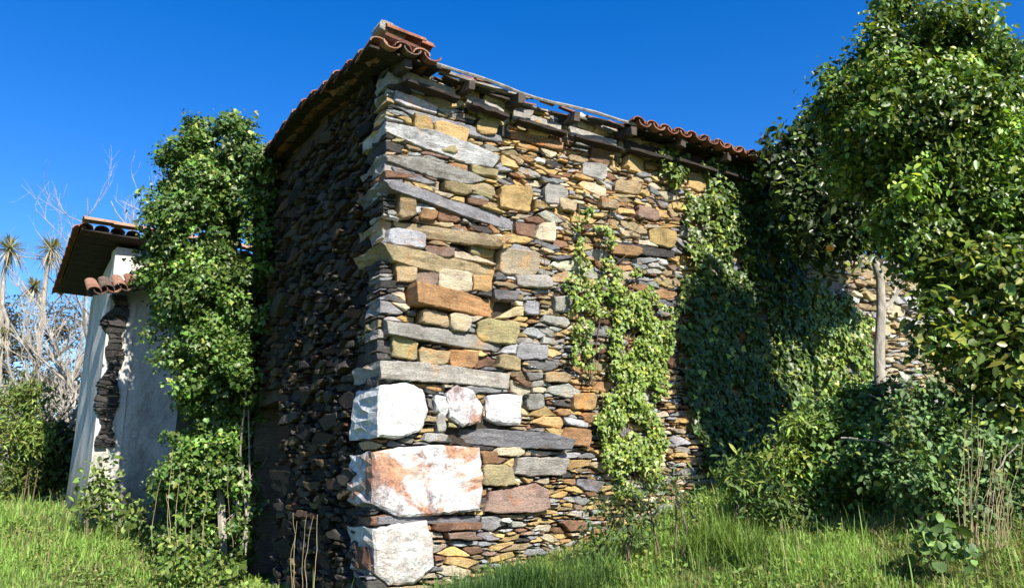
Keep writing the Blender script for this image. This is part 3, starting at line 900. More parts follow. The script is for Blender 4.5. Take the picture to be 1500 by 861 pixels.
# ------------------------------------------------------------------ ivy on the sunlit wall
def wall_ivy(polys, wall, n_m2, size, base, seed, h=(.03, .14), gapf=4.0, gapk=-.2, yellow=.2, tip=(.28, .34, .06)):
    rng = np.random.default_rng(seed)
    PP = []
    for poly in polys:
        P = np.array([wall.uv(x, y, .08) for x, y in poly])
        A = abs(area(P)); lo, hi = P.min(0), P.max(0)
        n = int(n_m2 * (hi - lo).prod())
        q = rng.uniform(lo - .03, hi + .03, (n, 2))
        w = q + np.stack([np.sin(q[:, 1] * 17), np.sin(q[:, 0] * 15)], 1) * .035
        q = q[in_poly(w, P)]
        PP.append(q)
    q = np.concatenate(PP)
    g = clump_gap(np.stack([q[:, 0], q[:, 1], q[:, 0] * 0], 1), gapf, seed)
    q, g = q[g > gapk], g[g > gapk]
    hh = rng.uniform(h[0], h[1], len(q)) + np.clip(g, 0, 1) * (h[1] * 1.2)
    P = wall.o + wall.U * q[:, :1] + wall.V * q[:, 1:2] + wall.N * hh[:, None]
    Nn = wall.N * .7 + np.array(to_sun) * .7 + rng.normal(0, .42, (len(q), 3))
    return leaf_geo(P, Nn, size * rng.uniform(.55, 1.3, len(q)), leaf_cols(len(q), base, rng, .22, yellow, tip), 'ivy', .9, .2, rng)

def ivy_thing(label, loc, geo, stems, group=None, mat=None):
    t = thing('ivy', label, 'ivy', loc, group)
    V, F, Cc = geo
    obj('foliage', V, F, mat or M_LEAF, t, Cc, 'stuff')
    if stems:
        for pts, r in stems:
            mb = MB(); W, G = tube(pts, [r * (1 - .5 * i / len(pts)) for i in range(len(pts))], 5); mb.add(W, G); mb.build('stem', M_DARKBARK, t)
    return t
def runner(px, seed, n=5, r=.007):
    g = np.random.default_rng(seed); out = [wstem(px, r)]
    for k in range(n):
        i = g.integers(0, len(px) - 1); x, y = px[i]; q = [(x, y)]
        for m in range(4): x += g.normal(0, 16); y -= g.uniform(14, 34); q.append((x, y))
        out.append(wstem(q, r * .6))
    return out
def wstem(px, r=.012, h=.04, wall=FRONT):
    out = []
    for x, y in px:
        u, v = wall.uv(x, y, h); out.append(wall.pt(u + random.uniform(-.02, .02), v, h))
    return (out, r)
YG = (.135, .20, .038)
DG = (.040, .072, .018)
ivy_thing('bright yellow green ivy strip climbing the middle of the sunlit stone wall', FRONT.pt(3.0, .6, .06),
          wall_ivy([[(893, 392), (912, 402), (935, 388), (948, 420), (988, 458), (984, 500), (970, 550), (976, 575), (950, 600), (976, 640), (966, 700), (930, 730), (900, 725), (880, 660), (872, 620), (884, 580), (893, 520), (887, 450)]],
                   FRONT, 3300, .046, YG, 31, gapf=3.6, gapk=-.24), runner([(925, 725), (918, 640), (925, 560), (930, 480), (925, 410)], 1, 9) + runner([(905, 720), (900, 620), (915, 520), (955, 470)], 2, 6))
ivy_thing('thin bright ivy with two tendrils, left of the wide ivy strip on the sunlit wall', FRONT.pt(2.4, 1.8, .05),
          wall_ivy([[(836, 440), (850, 428), (862, 398), (880, 388), (886, 440), (882, 500), (864, 548), (838, 528)], [(842, 308), (859, 308), (853, 350), (860, 405), (845, 405)], [(876, 320), (893, 328), (899, 365), (894, 398), (879, 398)],
                    [(828, 395), (850, 405), (850, 440), (832, 440)]], FRONT, 2600, .044, YG, 33, gapf=5, gapk=-.12), runner([(862, 560), (852, 450), (850, 300)], 3, 4) + runner([(868, 560), (886, 430), (886, 310)], 4, 4))
ivy_thing('small tuft of ivy hanging just under the tiled eave', FRONT.pt(3.7, 4.5, .06),
          wall_ivy([[(958, 222), (980, 213), (1004, 225), (1002, 250), (992, 282), (982, 258), (966, 252)]], FRONT, 1700, .07, (.085, .13, .028), 35, gapk=-.4), [wstem([(992, 300), (985, 250), (980, 222)], .008)])
ivy_thing('ragged ivy fringe at the left edge of the dark ivy curtain', FRONT.pt(4.2, 3.0, .06),
          wall_ivy([[(1002, 292), (1028, 268), (1056, 282), (1052, 322), (1046, 372), (1040, 420), (1008, 382), (1004, 330)], [(1028, 232), (1060, 224), (1056, 268), (1036, 270)], [(998, 400), (1020, 400), (1012, 470), (990, 500)]],
                   FRONT, 1500, .066, (.085, .13, .028), 37, gapf=4, gapk=-.2), [wstem([(1020, 470), (1030, 380), (1045, 290), (1045, 235)])])
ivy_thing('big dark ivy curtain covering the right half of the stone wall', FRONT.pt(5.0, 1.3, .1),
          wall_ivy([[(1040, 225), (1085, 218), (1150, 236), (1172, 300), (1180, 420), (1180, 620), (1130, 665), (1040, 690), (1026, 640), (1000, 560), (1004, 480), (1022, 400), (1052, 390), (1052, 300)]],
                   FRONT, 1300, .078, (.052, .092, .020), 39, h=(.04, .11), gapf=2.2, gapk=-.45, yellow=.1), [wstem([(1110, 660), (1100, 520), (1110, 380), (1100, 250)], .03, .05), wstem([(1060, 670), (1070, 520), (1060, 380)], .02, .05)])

# the ruined wall beyond the house, and the ivy on it
ruin = thing('ruined_wall', 'broken pale rubble wall standing behind the thin grey tree trunk', 'wall', FRONT.pt(7.8, 1.5, 0))
Vc, Fc = box_pts(FRONT.pt(6.2, .5, -.5), FRONT.U * 4.0, FRONT.N * .40, np.array([0, 0, 3.8])); obj('wall_core', Vc, Fc, M_CORE, ruin, np.tile((.07, .055, .04), (8, 1)))
def ok_ruin(G): return G[:, 1] < 4.4 + .25 * np.sin(G[:, 0] * 2.1) + .12 * np.sin(G[:, 0] * 7)
mbr = MB(); rs = []
for P in masonry(6.2, 10.1, .8, 5.0, .02, ok_ruin, lambda p: .27, 14):
    c = P.mean(0); q = project(FRONT.pt(c[0], c[1], 0))[0]
    V, F = stone_geo(FRONT, P, srng.uniform(-.03, .05), .15, srng)
    col = vary(['pale', 'grey', 'tan', 'light', 'olive'][srng.choice(5)], srng)
    if 1235 < q[0] < 1350 and 370 < q[1] < 540: obj('stone', V, F, M_STONE, ruin, np.tile(col, (len(V), 1)))
    else: mbr.add(V, F, col)
mbr.build('rubble_stone', M_STONE, ruin, kind='stuff')
ivy_thing('sunlit green ivy on the low ruined wall, left of the thin trunk', FRONT.pt(6.6, 1.6, .1),
          wall_ivy([[(1165, 415), (1195, 405), (1240, 430), (1272, 470), (1282, 560), (1270, 620), (1170, 640)]], FRONT, 1000, .074, (.115, .18, .036), 41, h=(.04, .12), gapf=2.6, gapk=-.3), [wstem([(1220, 620), (1215, 520), (1200, 430)], .02)])

# ------------------------------------------------------------------ the ivy mound at the far end of the shaded wall
LB = [(345, 500, 40), (375, 300, 28, -.3), (388, 345, 26, -.2), (382, 400, 26, -.2), (386, 460, 26, -.2), (376, 520, 24, -.2), (320, 580, 50), (330, 660, 50), (300, 610, 40), (228, 395, 28), (245, 470, 40), (330, 400, 70), (258, 250, 34), (240, 345, 28), (290, 205, 30), (345, 195, 30), (332, 250, 72), (300, 235, 50), (360, 225, 42), (262, 300, 46), (300, 330, 78), (352, 320, 46), (395, 238, 30, -.6), (272, 390, 56), (250, 430, 42), (300, 440, 74), (350, 430, 44), (352, 540, 40, -.3), (310, 560, 46), (300, 500, 62),
      (336, 620, 42), (305, 690, 60), (345, 720, 40, -.1), (282, 655, 38), (268, 730, 44, .2), (335, 790, 42, -.3), (290, 790, 50), (250, 780, 26, .3)]
mound = thing('ivy', 'tall bushy ivy mound beside the dark doorway of the stone house', 'ivy', (*at(320, 820, 11.2)[:2], g1(*at(320, 820, 11.2)[:2])))
LB = [(b[0], b[1], b[2], (b[3] if len(b) > 3 else 0) + (-.3 if b[1] < 565 else .05)) for b in LB]
V, F, Cc = blob_leaves(pxblobs(LB, 11.3), 900, .052, (.062, .118, .022), 'ivy', .8, 51, sprig=8, gapf=1.9, gapk=-.24, inner=.45, yellow=.15, tip=(.17, .21, .05))
obj('foliage', V, F, M_LEAF, mound, Cc, 'stuff')
rngb = np.random.default_rng(52)
for pl, r in (([(352, 850), (350, 740), (340, 600), (345, 480), (330, 330)], .04), ([(345, 850), (362, 760), (352, 660), (362, 560), (358, 470)], .02), ([(330, 850), (322, 700), (330, 560), (300, 400)], .06), ([(358, 845), (366, 700), (364, 600)], .014)):
    mb = MB()
    pts = []
    for (x, y) in pl: pts.append(at(x, y, 11.25 - .2 * (r < .04)))
    pts[0][2] = min(pts[0][2], g1(pts[0][0], pts[0][1]) - .05)
    W, G = tube(pts, [r * (1 - .12 * i) for i in range(len(pts))], 6); mb.add(W, G)
    for i in range(1, len(pts)):
        for b in range(2): branches(mb, pts[i], rngb.normal(0, 1, 3) + (0, .3, .3), .3, r * .3, 1, rngb)
    mb.build('stem', M_BARK, mound)
# hidden wall block added inside the ivy to make it dark and opaque
stub = thing('ruined_wall', 'hidden wall block added inside the tall ivy mound to keep it dark', 'wall', (-4.55, 11.9, -.3))
mb = MB(); V, F = box_pts((-4.9, 11.85, -.6), (.75, .1, 0), (.35, .9, 0), (0, 0, 4.3)); mb.add(V, F, (.10, .09, .07)); mb.build('wall_core', M_CORE, stub)

# ------------------------------------------------------------------ the white plastered house
CB = np.array([-6.56, 12.8])
WB, WA = Wall(CB, R(52), 1), Wall(CB, R(-33.5), -1)
LA = 3.0
bh = thing('plastered_house', 'small white plastered house with tile canopy behind the ivy mound', 'house', (*CB, g1(*CB)))
def wall_panel(name, wall, u0, u1, zb, zt0, zt1, th, mat, parent):
    """plastered wall with a gently uneven face and a sloping top"""
    nu, nv = 14, 14
    rng = np.random.default_rng(int(u1 * 10))
    V, F = [], []
    for i in range(nu + 1):
        for j in range(nv + 1):
            u = u0 + (u1 - u0) * i / nu; zt = zt0 + (zt1 - zt0) * i / nu
            v = zb + (zt - zb) * j / nv
            V.append(wall.pt(u, v, .03 * mnoise.noise(Vector((u * .9, v * .9, u1))) + .06 * max(0, 1 - (v - zb) / 2.0) ** 2))
    m = nv + 1
    for i in range(nu):
        for j in range(nv): F.append([i * m + j, (i + 1) * m + j, (i + 1) * m + j + 1, i * m + j + 1])
    b = len(V)
    for u, v in ((u0, zb), (u1, zb), (u1, zt1), (u0, zt0)): V.append(wall.pt(u, v, -th))
    F += [[b, b + 3, b + 2, b + 1]]
    F.append([i * m for i in range(nu + 1)][::-1] + [b, b + 1]) ; F.append([i * m + nv for i in range(nu + 1)] + [b + 2, b + 3])
    F.append([j for j in range(nv + 1)] + [b + 3, b]); F.append([nu * m + j for j in range(nv + 1)][::-1] + [b + 1, b + 2])
    return obj(name, V, F, mat, parent, smooth=False)
wall_panel('wall', WB, .02, 5.5, -.2, 4.76, 4.76, .4, M_PLASTER, bh)
wall_panel('wall', WA, .0, LA, -.1, 4.74, 4.38, .4, M_PLASTER, bh)
# stones showing where the plaster has fallen from the corner, darkened for the recess's shadow
crng = np.random.default_rng(4)
def ok_strip(G):
    e = .27 + .03 * np.sin(G[:, 1] * 9.1)
    return (G[:, 0] < e) & (G[:, 0] > .03 - .10 * np.clip(np.sin(G[:, 1] * 5.3 + 2), 0, 1) - .04 * np.sin(G[:, 1] * 13))
for P in masonry(-.15, .42, 1.5, 3.95, .014, ok_strip, lambda p: .30, 17):
    V, F = stone_geo(WB, P, crng.uniform(.05, .11), .1, crng); obj('stone', V, F, M_STONE, bh, np.tile(vary('dark', crng, .25) * .7, (len(V), 1)))
# roof: boards, a course of tiles along the near edge
NEAR, SIDEO = .30, .56
def rb(u, l, up=0):
    return WB.pt(u, 5.44 - .20 * max(l, -.4) + up, 0) - WB.N * l
broof = thing('roof', None, None, rb(0, 0)); broof.parent = bh; broof.location = [float(c) for c in rb(0, 0) - world_loc(bh)]
def rq(u, l, up=0):
    """roof point: u along the front wall, l back along the side wall"""
    return np.array([*(CB + WB.U[:2] * u + WA.U[:2] * l), 4.83 - .125 * l + up])
for k in range(12):
    a, b = -NEAR + (LA + .25) * k / 12, -NEAR + (LA + .25) * (k + 1) / 12 - .012
    V = [rq(-SIDEO, a), rq(5.6, a), rq(5.6, b), rq(-SIDEO, b), rq(-SIDEO, a, .03), rq(5.6, a, .03), rq(5.6, b, .03), rq(-SIDEO, b, .03)]
    obj('roof_board', np.array(V), [[0, 3, 2, 1], [4, 5, 6, 7], [0, 1, 5, 4], [1, 2, 6, 5], [2, 3, 7, 6], [3, 0, 4, 7]], M_DARKWOOD, broof)
fieldb = MB()
for i in range(27):
    for j in range(8):
        p = rq(-SIDEO + .06 + i * .235, -NEAR + .02 + j * .42 + random.uniform(-.02, .02), .06)
        d = WA.U + np.array([0, 0, -.10]); V = tile_geo(p, d, UPZ, False, 0, 1.15)
        fieldb.add(V, TF, np.array(random.choice(TCOL)) * random.uniform(.7, 1.1))
fieldb.build('tile_field', M_TILE, broof, kind='stuff')
for i in range(13):
    p = rq(-SIDEO + i * .43, -NEAR - .05, .12 + random.uniform(-.01, .01)); V = tile_geo(p, WB.U + np.array([0, 0, .04]), UPZ, False, random.uniform(-.1, .1), 1.15)
    obj('tile', V, TF, M_TILE, broof, np.tile(np.array([.40, .24, .17]) * random.uniform(.75, 1.15), (len(V), 1)))
for j in range(8):
    p = rq(-SIDEO - .02, -NEAR + .1 + j * .43, .05); V = tile_geo(p, WA.U + np.array([0, 0, -.1]), UPZ, False, random.uniform(-.1, .1), 1.1)
    obj('tile', V, TF, M_TILE, broof, np.tile(np.array([.28, .12, .08]) * random.uniform(.75, 1.15), (len(V), 1)))
# the little tiled canopy on the corner
can = thing('canopy', None, None, WB.pt(.3, 4.5, .2)); can.parent = bh; can.location = [float(c) for c in WB.pt(.3, 4.5, .2) - world_loc(bh)]
for i in range(9):
    u = -.34 + i * .185
    p = WB.pt(u, 3.86 + .055 * i, .55); V = tile_geo(p, -WB.N + np.array([0, 0, .55]), UPZ, False, random.uniform(-.08, .08), 1.1)
    obj('tile', V, TF, M_TILE, can, np.tile(np.array(random.choice(TCOL)) * random.uniform(.7, 1.0), (len(V), 1)))
    V = tile_geo(p + WB.U * .09 + np.array([0, 0, .02]), -WB.N + np.array([0, 0, .55]), UPZ, True, random.uniform(-.08, .08), 1.1)
    obj('tile', V, TF, M_TILE, can, np.tile(np.array(random.choice(TCOL)) * random.uniform(.7, 1.0), (len(V), 1)))
V, F = rough_beam(WB.pt(-.36, 3.90, .12), WB.pt(1.3, 4.36, .12), .10, .09, n=5); obj('beam', V, F, M_WOOD, can)

# ------------------------------------------------------------------ trees on the right
def tree(name, label, cat, base, trunk_pts, r, geo, mat, bark, seed, limbs=5, extra=None):
    t = thing(name, label, cat, base)
    rng = np.random.default_rng(seed)
    mb = MB(); W, G = tube(trunk_pts, [r * (1 - .5 * i / (len(trunk_pts) - 1)) for i in range(len(trunk_pts))], 9); mb.add(W, G); mb.build('trunk', bark, t, smooth=True)
    mb = MB()
    for i in range(limbs):
        k = rng.integers(len(trunk_pts) // 2, len(trunk_pts))
        branches(mb, trunk_pts[k], rng.normal(0, 1, 3) + (0, 0, .3), .5, r * .4, 2, rng, up=.1)
    mb.build('limb', bark, t)
    V, F, Cc = geo
    obj('crown', V, F, mat, t, Cc, 'stuff')
    return t
# the big broad-leaved tree
RB = [(1425, 352, 52), (1450, 372, 44), (1330, 345, 40), (1298, 335, 38), (1375, 330, 62), (1425, 385, 66), (1372, 400, 36), (1470, 400, 60), (1410, 440, 44), (1355, 235, 80), (1390, 110, 90), (1450, 130, 56), (1365, 130, 108), (1300, 165, 82), (1425, 185, 88), (1345, 70, 74), (1400, 55, 62), (1440, 110, 50), (1250, 205, 48, .5), (1320, 265, 84), (1430, 285, 95), (1248, 140, 36), (1285, 70, 34), (1478, 330, 70), (1385, 370, 62),
      (1480, 190, 60), (1300, 5, 30), (1270, 290, 50, .6), (1340, 345, 48), (1520, 300, 75), (1310, 30, 40), (1500, 205, 60), (1540, 380, 60), (1240, 125, 38, .3), (1228, 175, 40, .4), (1232, 240, 52, .4), (1290, 215, 64)]
b = at(1420, 600, 7.5); b[2] = g1(b[0], b[1]) - .1
tp = [b, at(1415, 520, 7.5), at(1405, 430, 7.45), at(1400, 330, 7.4), at(1390, 200, 7.3), at(1380, 60, 7.3)]
tree('broadleaf_tree', 'big dense green broad leaved tree filling the upper right corner', 'tree', b, tp, .13,
     blob_leaves(pxblobs(RB, 7.25), 1250, .053, (.080, .138, .023), 'oval', .75, 61, clumps=10, sprig=9, gapf=1.5, gapk=-.30, yellow=.2, tip=(.20, .25, .04), up=.35, inner=.5), M_TREE, M_DARKBARK, 62)
# the orange tree behind it
OB = [(1190, 350, 32), (1232, 362, 32), (1165, 275, 34), (1310, 262, 58, .2), (1330, 290, 46, .2), (1225, 285, 56), (1285, 285, 56), (1300, 290, 44, .3), (1150, 218, 30), (1190, 195, 36), (1140, 250, 22), (1205, 250, 52), (1180, 290, 42), (1240, 310, 46), (1160, 320, 26), (1255, 265, 60), (1218, 345, 26), (1270, 345, 24)]
b = at(1289, 575, 9.6); b[2] = g1(b[0], b[1]) - .1
tp = [b, at(1289, 560, 9.6), at(1288, 510, 9.6), at(1291, 455, 9.6), at(1289, 405, 9.6), at(1270, 350, 9.6), at(1240, 280, 9.6)]
ot = tree('orange_tree', 'orange tree with a thin pale trunk and one orange fruit', 'tree', b, tp, .075,
     blob_leaves(pxblobs(OB, 9.6), 520, .085, (.040, .065, .020), 'oval', .6, 65, sprig=7, gapf=2.6, gapk=-.4, inner=.5, yellow=.05, up=.4), M_TREE, M_PALEBARK, 66)
import bmesh
bm = bmesh.new(); bmesh.ops.create_uvsphere(bm, u_segments=14, v_segments=9, radius=.047)
Vo = np.array([tuple(v.co) for v in bm.verts]); Fo = [[v.index for v in f.verts] for f in bm.faces]; bm.free()
Vo[:, 2] *= .93; Vo[:, 2] -= .008 * np.exp(-(Vo[:, 0] ** 2 + Vo[:, 1] ** 2) / .0002) * (Vo[:, 2] > 0)
No = Nodes('orange_peel'); No.bump(No.noise(160, 2, .5), .25, .004)
obj('orange', Vo + at(1216, 363, 9.0), Fo, No.done((.85, .33, .02), .45, .4), ot, smooth=True)

def bush(name, label, cat, blobs, depth, density, size, base, shape, seed, hang=.6, sprig=7, gapk=-.28, gapf=3.2, yellow=.1, tip=(.2, .24, .05), up=.6, mat=None, stems=7, group=None, bark=None, inner=.3, spread=.28):
    bl = pxblobs(blobs, depth)
    cx = np.mean([c[0] for c, r in bl]); cy = np.mean([c[1] for c, r in bl])
    base_p = np.array([cx, cy, g1(cx, cy)])
    t = thing(name, label, cat, base_p, group)
    V, F, Cc = blob_leaves(bl, density * 1.35, size, base, shape, hang, seed, sprig, gapf, gapk, yellow, up, spread, tip, inner)
    obj('foliage', V, F, mat or M_BUSH, t, Cc, 'stuff')
    rng = np.random.default_rng(seed + 1); mb = MB()
    for i in range(stems):
        c, r = bl[rng.integers(len(bl))]
        p = np.array([c[0] + rng.normal(0, .1), c[1] + rng.normal(0, .1), 0]); p[2] = g1(p[0], p[1]) - .03
        m = (p + c) / 2 + rng.normal(0, .06, 3)
        W, G = tube([p, m, np.array(c)], [.014, .011, .007], 5); mb.add(W, G)
        branches(mb, c, rng.normal(0, 1, 3) + (0, 0, .6), r[0] * 1.1, .007, 1, rng)
    mb.build('stem', bark or M_DARKBARK, t, kind='stuff')
    return t
bush('laurel_shrub', 'yellow tipped leafy shrub under the big tree at the right edge', 'shrub', [(1435, 395, 46), (1480, 385, 40), (1405, 470, 50), (1460, 450, 66), (1490, 520, 74), (1378, 500, 28), (1435, 530, 58), (1485, 590, 60)], 7.0, 440, .08, (.080, .130, .025), 'oval', 71, yellow=.3, tip=(.22, .24, .05), mat=M_TREE)
bush('bramble_bush', 'dark green bramble bush in front of the thin trunk', 'bush', [(1205, 625, 46), (1250, 605, 40), (1240, 650, 62), (1195, 660, 44), (1290, 600, 50), (1290, 670, 60), (1235, 710, 50), (1180, 715, 40), (1300, 730, 44)], 8.0, 520, .047, (.105, .18, .045), 'ivy', 73)
bush('nettle_bush', 'soft grey green nettle thicket at the lower right', 'bush', [(1345, 610, 50), (1385, 600, 46), (1340, 670, 60), (1400, 660, 66), (1450, 650, 52), (1365, 735, 56), (1430, 735, 60), (1490, 690, 60), (1485, 750, 50)], 7.0, 520, .048, (.10, .165, .06), 'oval', 75, yellow=.05)
bush('fern_clump', 'light green feathery fern beside the ivy curtain', 'fern', [(1135, 660, 22), (1160, 640, 24), (1150, 672, 26), (1182, 630, 20)], 7.9, 650, .055, (.13, .19, .035), 'long', 77, yellow=.1, stems=4)
bush('weed_clump', 'tall leafy weeds growing at the foot of the dark ivy curtain', 'weeds', [(1090, 700, 26), (1130, 720, 30), (1065, 690, 20), (1160, 745, 26), (1100, 740, 22)], 7.7, 480, .07, (.07, .12, .03), 'long', 79, stems=5)
bush('mallow_plant', 'low plant with round pale leaves before the nettle thicket', 'plant', [(1380, 790, 20), (1402, 800, 18), (1360, 800, 16)], 6.2, 420, .055, (.10, .17, .05), 'round', 81, up=1.2, stems=3, yellow=0)
bush('weed_clump', 'grey weedy clump at the foot of the sunlit wall below the ivy strip', 'weeds', [(905, 745, 34), (950, 730, 30), (870, 790, 30), (990, 720, 26), (930, 770, 26)], 7.6, 420, .055, (.06, .095, .032), 'long', 83, stems=6)

# canes and dry stalks
def canes(name, label, cat, specs, r, mat, seed, group=None):
    rng = np.random.default_rng(seed)
    first = at(*specs[0][0])
    t = thing(name, label, cat, (first[0], first[1], g1(first[0], first[1])), group)
    for s in specs:
        mb = MB()
        pts = [at(*q) for q in s]
        fine = []
        for i in range(len(pts) - 1):
            for k in range(4): fine.append(pts[i] + (pts[i + 1] - pts[i]) * k / 4 + rng.normal(0, .006, 3))
        fine.append(pts[-1])
        W, G = tube(fine, [r * (1 - .6 * i / len(fine)) for i in range(len(fine))], 4); mb.add(W, G, np.array((.34, .28, .17)) * rng.uniform(.6, 1.2)); mb.build('stem', mat, t)
    return t
canes('bramble_cane', 'pale arching bramble canes across the dark bush', 'canes', [[(1230, 640, 7.4), (1290, 645, 7.3), (1345, 670, 7.2), (1375, 690, 7.2)], [(1270, 575, 7.8), (1310, 595, 7.7), (1325, 610, 7.7)], [(1290, 630, 7.3), (1330, 650, 7.2), (1375, 695, 7.1)], [(1490, 650, 6.6), (1460, 690, 6.6), (1455, 740, 6.6)]], .007, M_PALEBARK, 85)
sp = []
rr = np.random.default_rng(86)
for k in range(13):
    x = 1425 + rr.normal(0, 12); sp.append([(x, 800, 6.3), (x + rr.normal(0, 4), 730 + rr.normal(0, 10), 6.3), (x + rr.normal(0, 12), 650 + rr.normal(0, 28), 6.3)])
canes('dry_stalks', 'upright sheaf of dry beige stalks in front of the nettle thicket', 'dry stalks', sp, .0042, M_DRY, 87)
sp = []
for k in range(16):
    x = 1470 + rr.normal(0, 16); sp.append([(x, 800, 6.2), (x + rr.normal(0, 6), 740, 6.2), (x + rr.normal(8, 18), 680 + rr.normal(0, 25), 6.2)])
canes('dry_stalks', 'loose dry stalks at the far right edge', 'dry stalks', sp, .0032, M_DRY, 88)
sp = []
for k in range(5):
    x = 462 + rr.normal(0, 22); sp.append([(x, 880, 7.2), (x + rr.normal(0, 3), 820, 7.2), (x + rr.normal(0, 8), 770 + rr.normal(0, 22), 7.2)])
canes('dry_stalks', 'few thin dry stalks standing in front of the shaded wall', 'dry stalks', sp, .0030, M_DRY, 89)
sp = []
for k in range(9):
    x = 290 + rr.normal(0, 40); sp.append([(x, 800, 10.2), (x + rr.normal(0, 3), 760, 10.2), (x + rr.normal(0, 8), 700 + rr.normal(0, 25), 10.2)])
canes('dry_stalks', 'dry stalks standing before the foot of the ivy mound', 'dry stalks', sp, .004, M_DRY, 90)

# ------------------------------------------------------------------ left background
def bare(label, base_px, y, h, r, lean, seed, depth=4, mat=None):
    b = at(*base_px, y); b[2] = g1(b[0], b[1]) - .1
    rng = np.random.default_rng(seed)
    t = thing('bare_tree', label, 'tree', b)
    pts = [b + np.array([lean * k * k / 16 + rng.normal(0, .05), rng.normal(0, .05), h * k / 4]) for k in range(5)]
    mb = MB(); W, G = tube(pts, [r * (1 - .14 * k) for k in range(5)], 7); mb.add(W, G); mb.build('trunk', mat or M_PALEBARK, t)
    mb = MB()
    for k in range(1, 5):
        for q in range(4): branches(mb, pts[k], rng.normal(0, 1, 3) * (1, .6, .5) + (lean * .3, 0, .7), h * .36, r * .42, 3, rng, bend=.3, split=(2, 4), up=.35)
    mb.build('branch', mat or M_PALEBARK, t)
bare('pale bare tree leaning beside the white house', (50, 640), 18.0, 3.6, .085, .9, 101)
bare('pale bare tree at the far left edge', (5, 650), 19.0, 3.2, .08, .7, 103)
bare('tall thin bare tree behind the roof of the white house', (90, 640), 23.0, 6.2, .06, .5, 105, mat=M_BARK)
bare('bare tree whose twigs show between white house and ivy mound', (205, 640), 19.0, 6.0, .07, .3, 107, mat=M_BARK)
bare('fine twigged bare tree between the palms', (30, 640), 20.0, 4.6, .05, .3, 115, mat=M_BARK)
bare('slanting pale bare tree low behind the green shrub', (25, 660), 17.8, 2.4, .06, 1.2, 117)
bare('low tangled bare tree close to the white house wall', (85, 650), 17.5, 2.6, .06, .5, 109)

def cordyline(label, foot, heads, y, seed):
    rng = np.random.default_rng(seed)
    b = at(*foot, y); b[2] = g1(b[0], b[1]) - .1
    t = thing('cabbage_palm', label, 'palm', b)
    fork = at(foot[0] + (heads[0][0] - foot[0]) * .4, (foot[1] + heads[0][1] * 2) / 3, y)
    mb = MB(); W, G = tube([b, (b + fork) / 2 + rng.normal(0, .05, 3), fork], [.10, .085, .075], 7); mb.add(W, G)
    for hx, hy, hr in heads:
        W, G = tube([fork, (fork + at(hx, hy, y)) / 2 + rng.normal(0, .05, 3), at(hx, hy, y)], [.07, .06, .05], 6); mb.add(W, G)
    mb.build('trunk', M_BARK, t)
    for hx, hy, hr in heads:
        c = at(hx, hy, y); L = hr * y / FPX
        n = 190
        d = unit(rng.normal(0, 1, (n, 3)) + np.array([0, 0, .35]))
        side = unit(np.cross(d, np.array([0, 0, 1.0])) + 1e-6); w = .017
        ln = L * rng.uniform(.8, 1.15, n)
        V = np.zeros((n, 6, 3)); dead = (d[:, 2] < -.2)
        for i, (a, ww) in enumerate(((0, .6), (.55, 1), (1, .12))):
            p = c + d * (ln * a)[:, None] + np.array([0, 0, -1.0]) * (ln * a * a * np.where(dead, .6, .28))[:, None]
            V[:, i * 2] = p - side * w * ww; V[:, i * 2 + 1] = p + side * w * ww
        base = (np.arange(n) * 6)[:, None]
        F = np.concatenate([base + np.array(q)[None] for q in ((0, 1, 3, 2), (2, 3, 5, 4))])
        cc = np.where(dead[:, None], (.34, .30, .22), (.26, .26, .16)) * np.exp(rng.normal(0, .2, (n, 1)))  # paled leaf colours put distance haze into the heads
        obj('leaf_head', V.reshape(-1, 3), F, M_BUSH, t, np.repeat(cc, 6, axis=0))
cordyline('cabbage palm with two spiky heads above the scrub, left of the white house', (55, 620), [(75, 364, 29), (50, 420, 22)], 22.0, 111)
cordyline('cabbage palm with a spiky head cut by the left picture edge', (-5, 620), [(14, 364, 31), (6, 490, 24)], 22.5, 113)

V, F, Cc = blob_leaves(pxblobs([(28, 482, 34), (78, 470, 30), (-20, 470, 40), (20, 530, 50), (75, 520, 45), (-40, 520, 60), (110, 500, 40), (-60, 590, 90), (10, 585, 80), (60, 560, 60), (110, 575, 60), (160, 580, 60), (-140, 580, 100), (40, 640, 60), (230, 600, 80), (320, 600, 80)], 25.0, .7), 70, .15, (.075, .068, .036), 'long', .2, 121, sprig=6, gapf=.9, gapk=-.25, yellow=.3, tip=(.12, .10, .07), up=.3)
tag(obj('scrub_thicket', V, F, M_BUSH, None, Cc, 'stuff'))
V, F, Cc = blob_leaves([((x, 52 + 6 * math.sin(x * .7), 2.4 + .8 * math.sin(x * 1.3)), (3.2, 3.0, 2.6 + .9 * math.sin(x * 2.1))) for x in np.arange(-62, 16, 3.1)], 9, .32, (.055, .062, .028), 'oval', .2, 122, sprig=6, gapf=.5, gapk=-.35, yellow=.2, tip=(.11, .10, .06), up=.3)
tag(obj('distant_wood', V, F, M_BUSH, None, Cc, 'stuff'))
bush('green_shrub', 'bright green shrub in the sun at the left edge', 'shrub', [(12, 600, 34), (50, 585, 26), (20, 650, 44), (5, 700, 40), (55, 640, 26)], 16.5, 260, .10, (.10, .15, .03), 'long', 123, yellow=.2, tip=(.2, .22, .05), stems=5)
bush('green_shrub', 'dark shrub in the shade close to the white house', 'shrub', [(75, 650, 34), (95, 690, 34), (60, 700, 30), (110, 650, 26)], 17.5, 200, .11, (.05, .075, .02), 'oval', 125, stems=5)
bush('weed_clump', 'leafy weeds at the corner of the white house', 'weeds', [(150, 715, 18), (165, 745, 22), (132, 735, 16), (205, 765, 20), (146, 680, 12)], 12.2, 240, .085, (.085, .13, .03), 'oval', 127, stems=4)
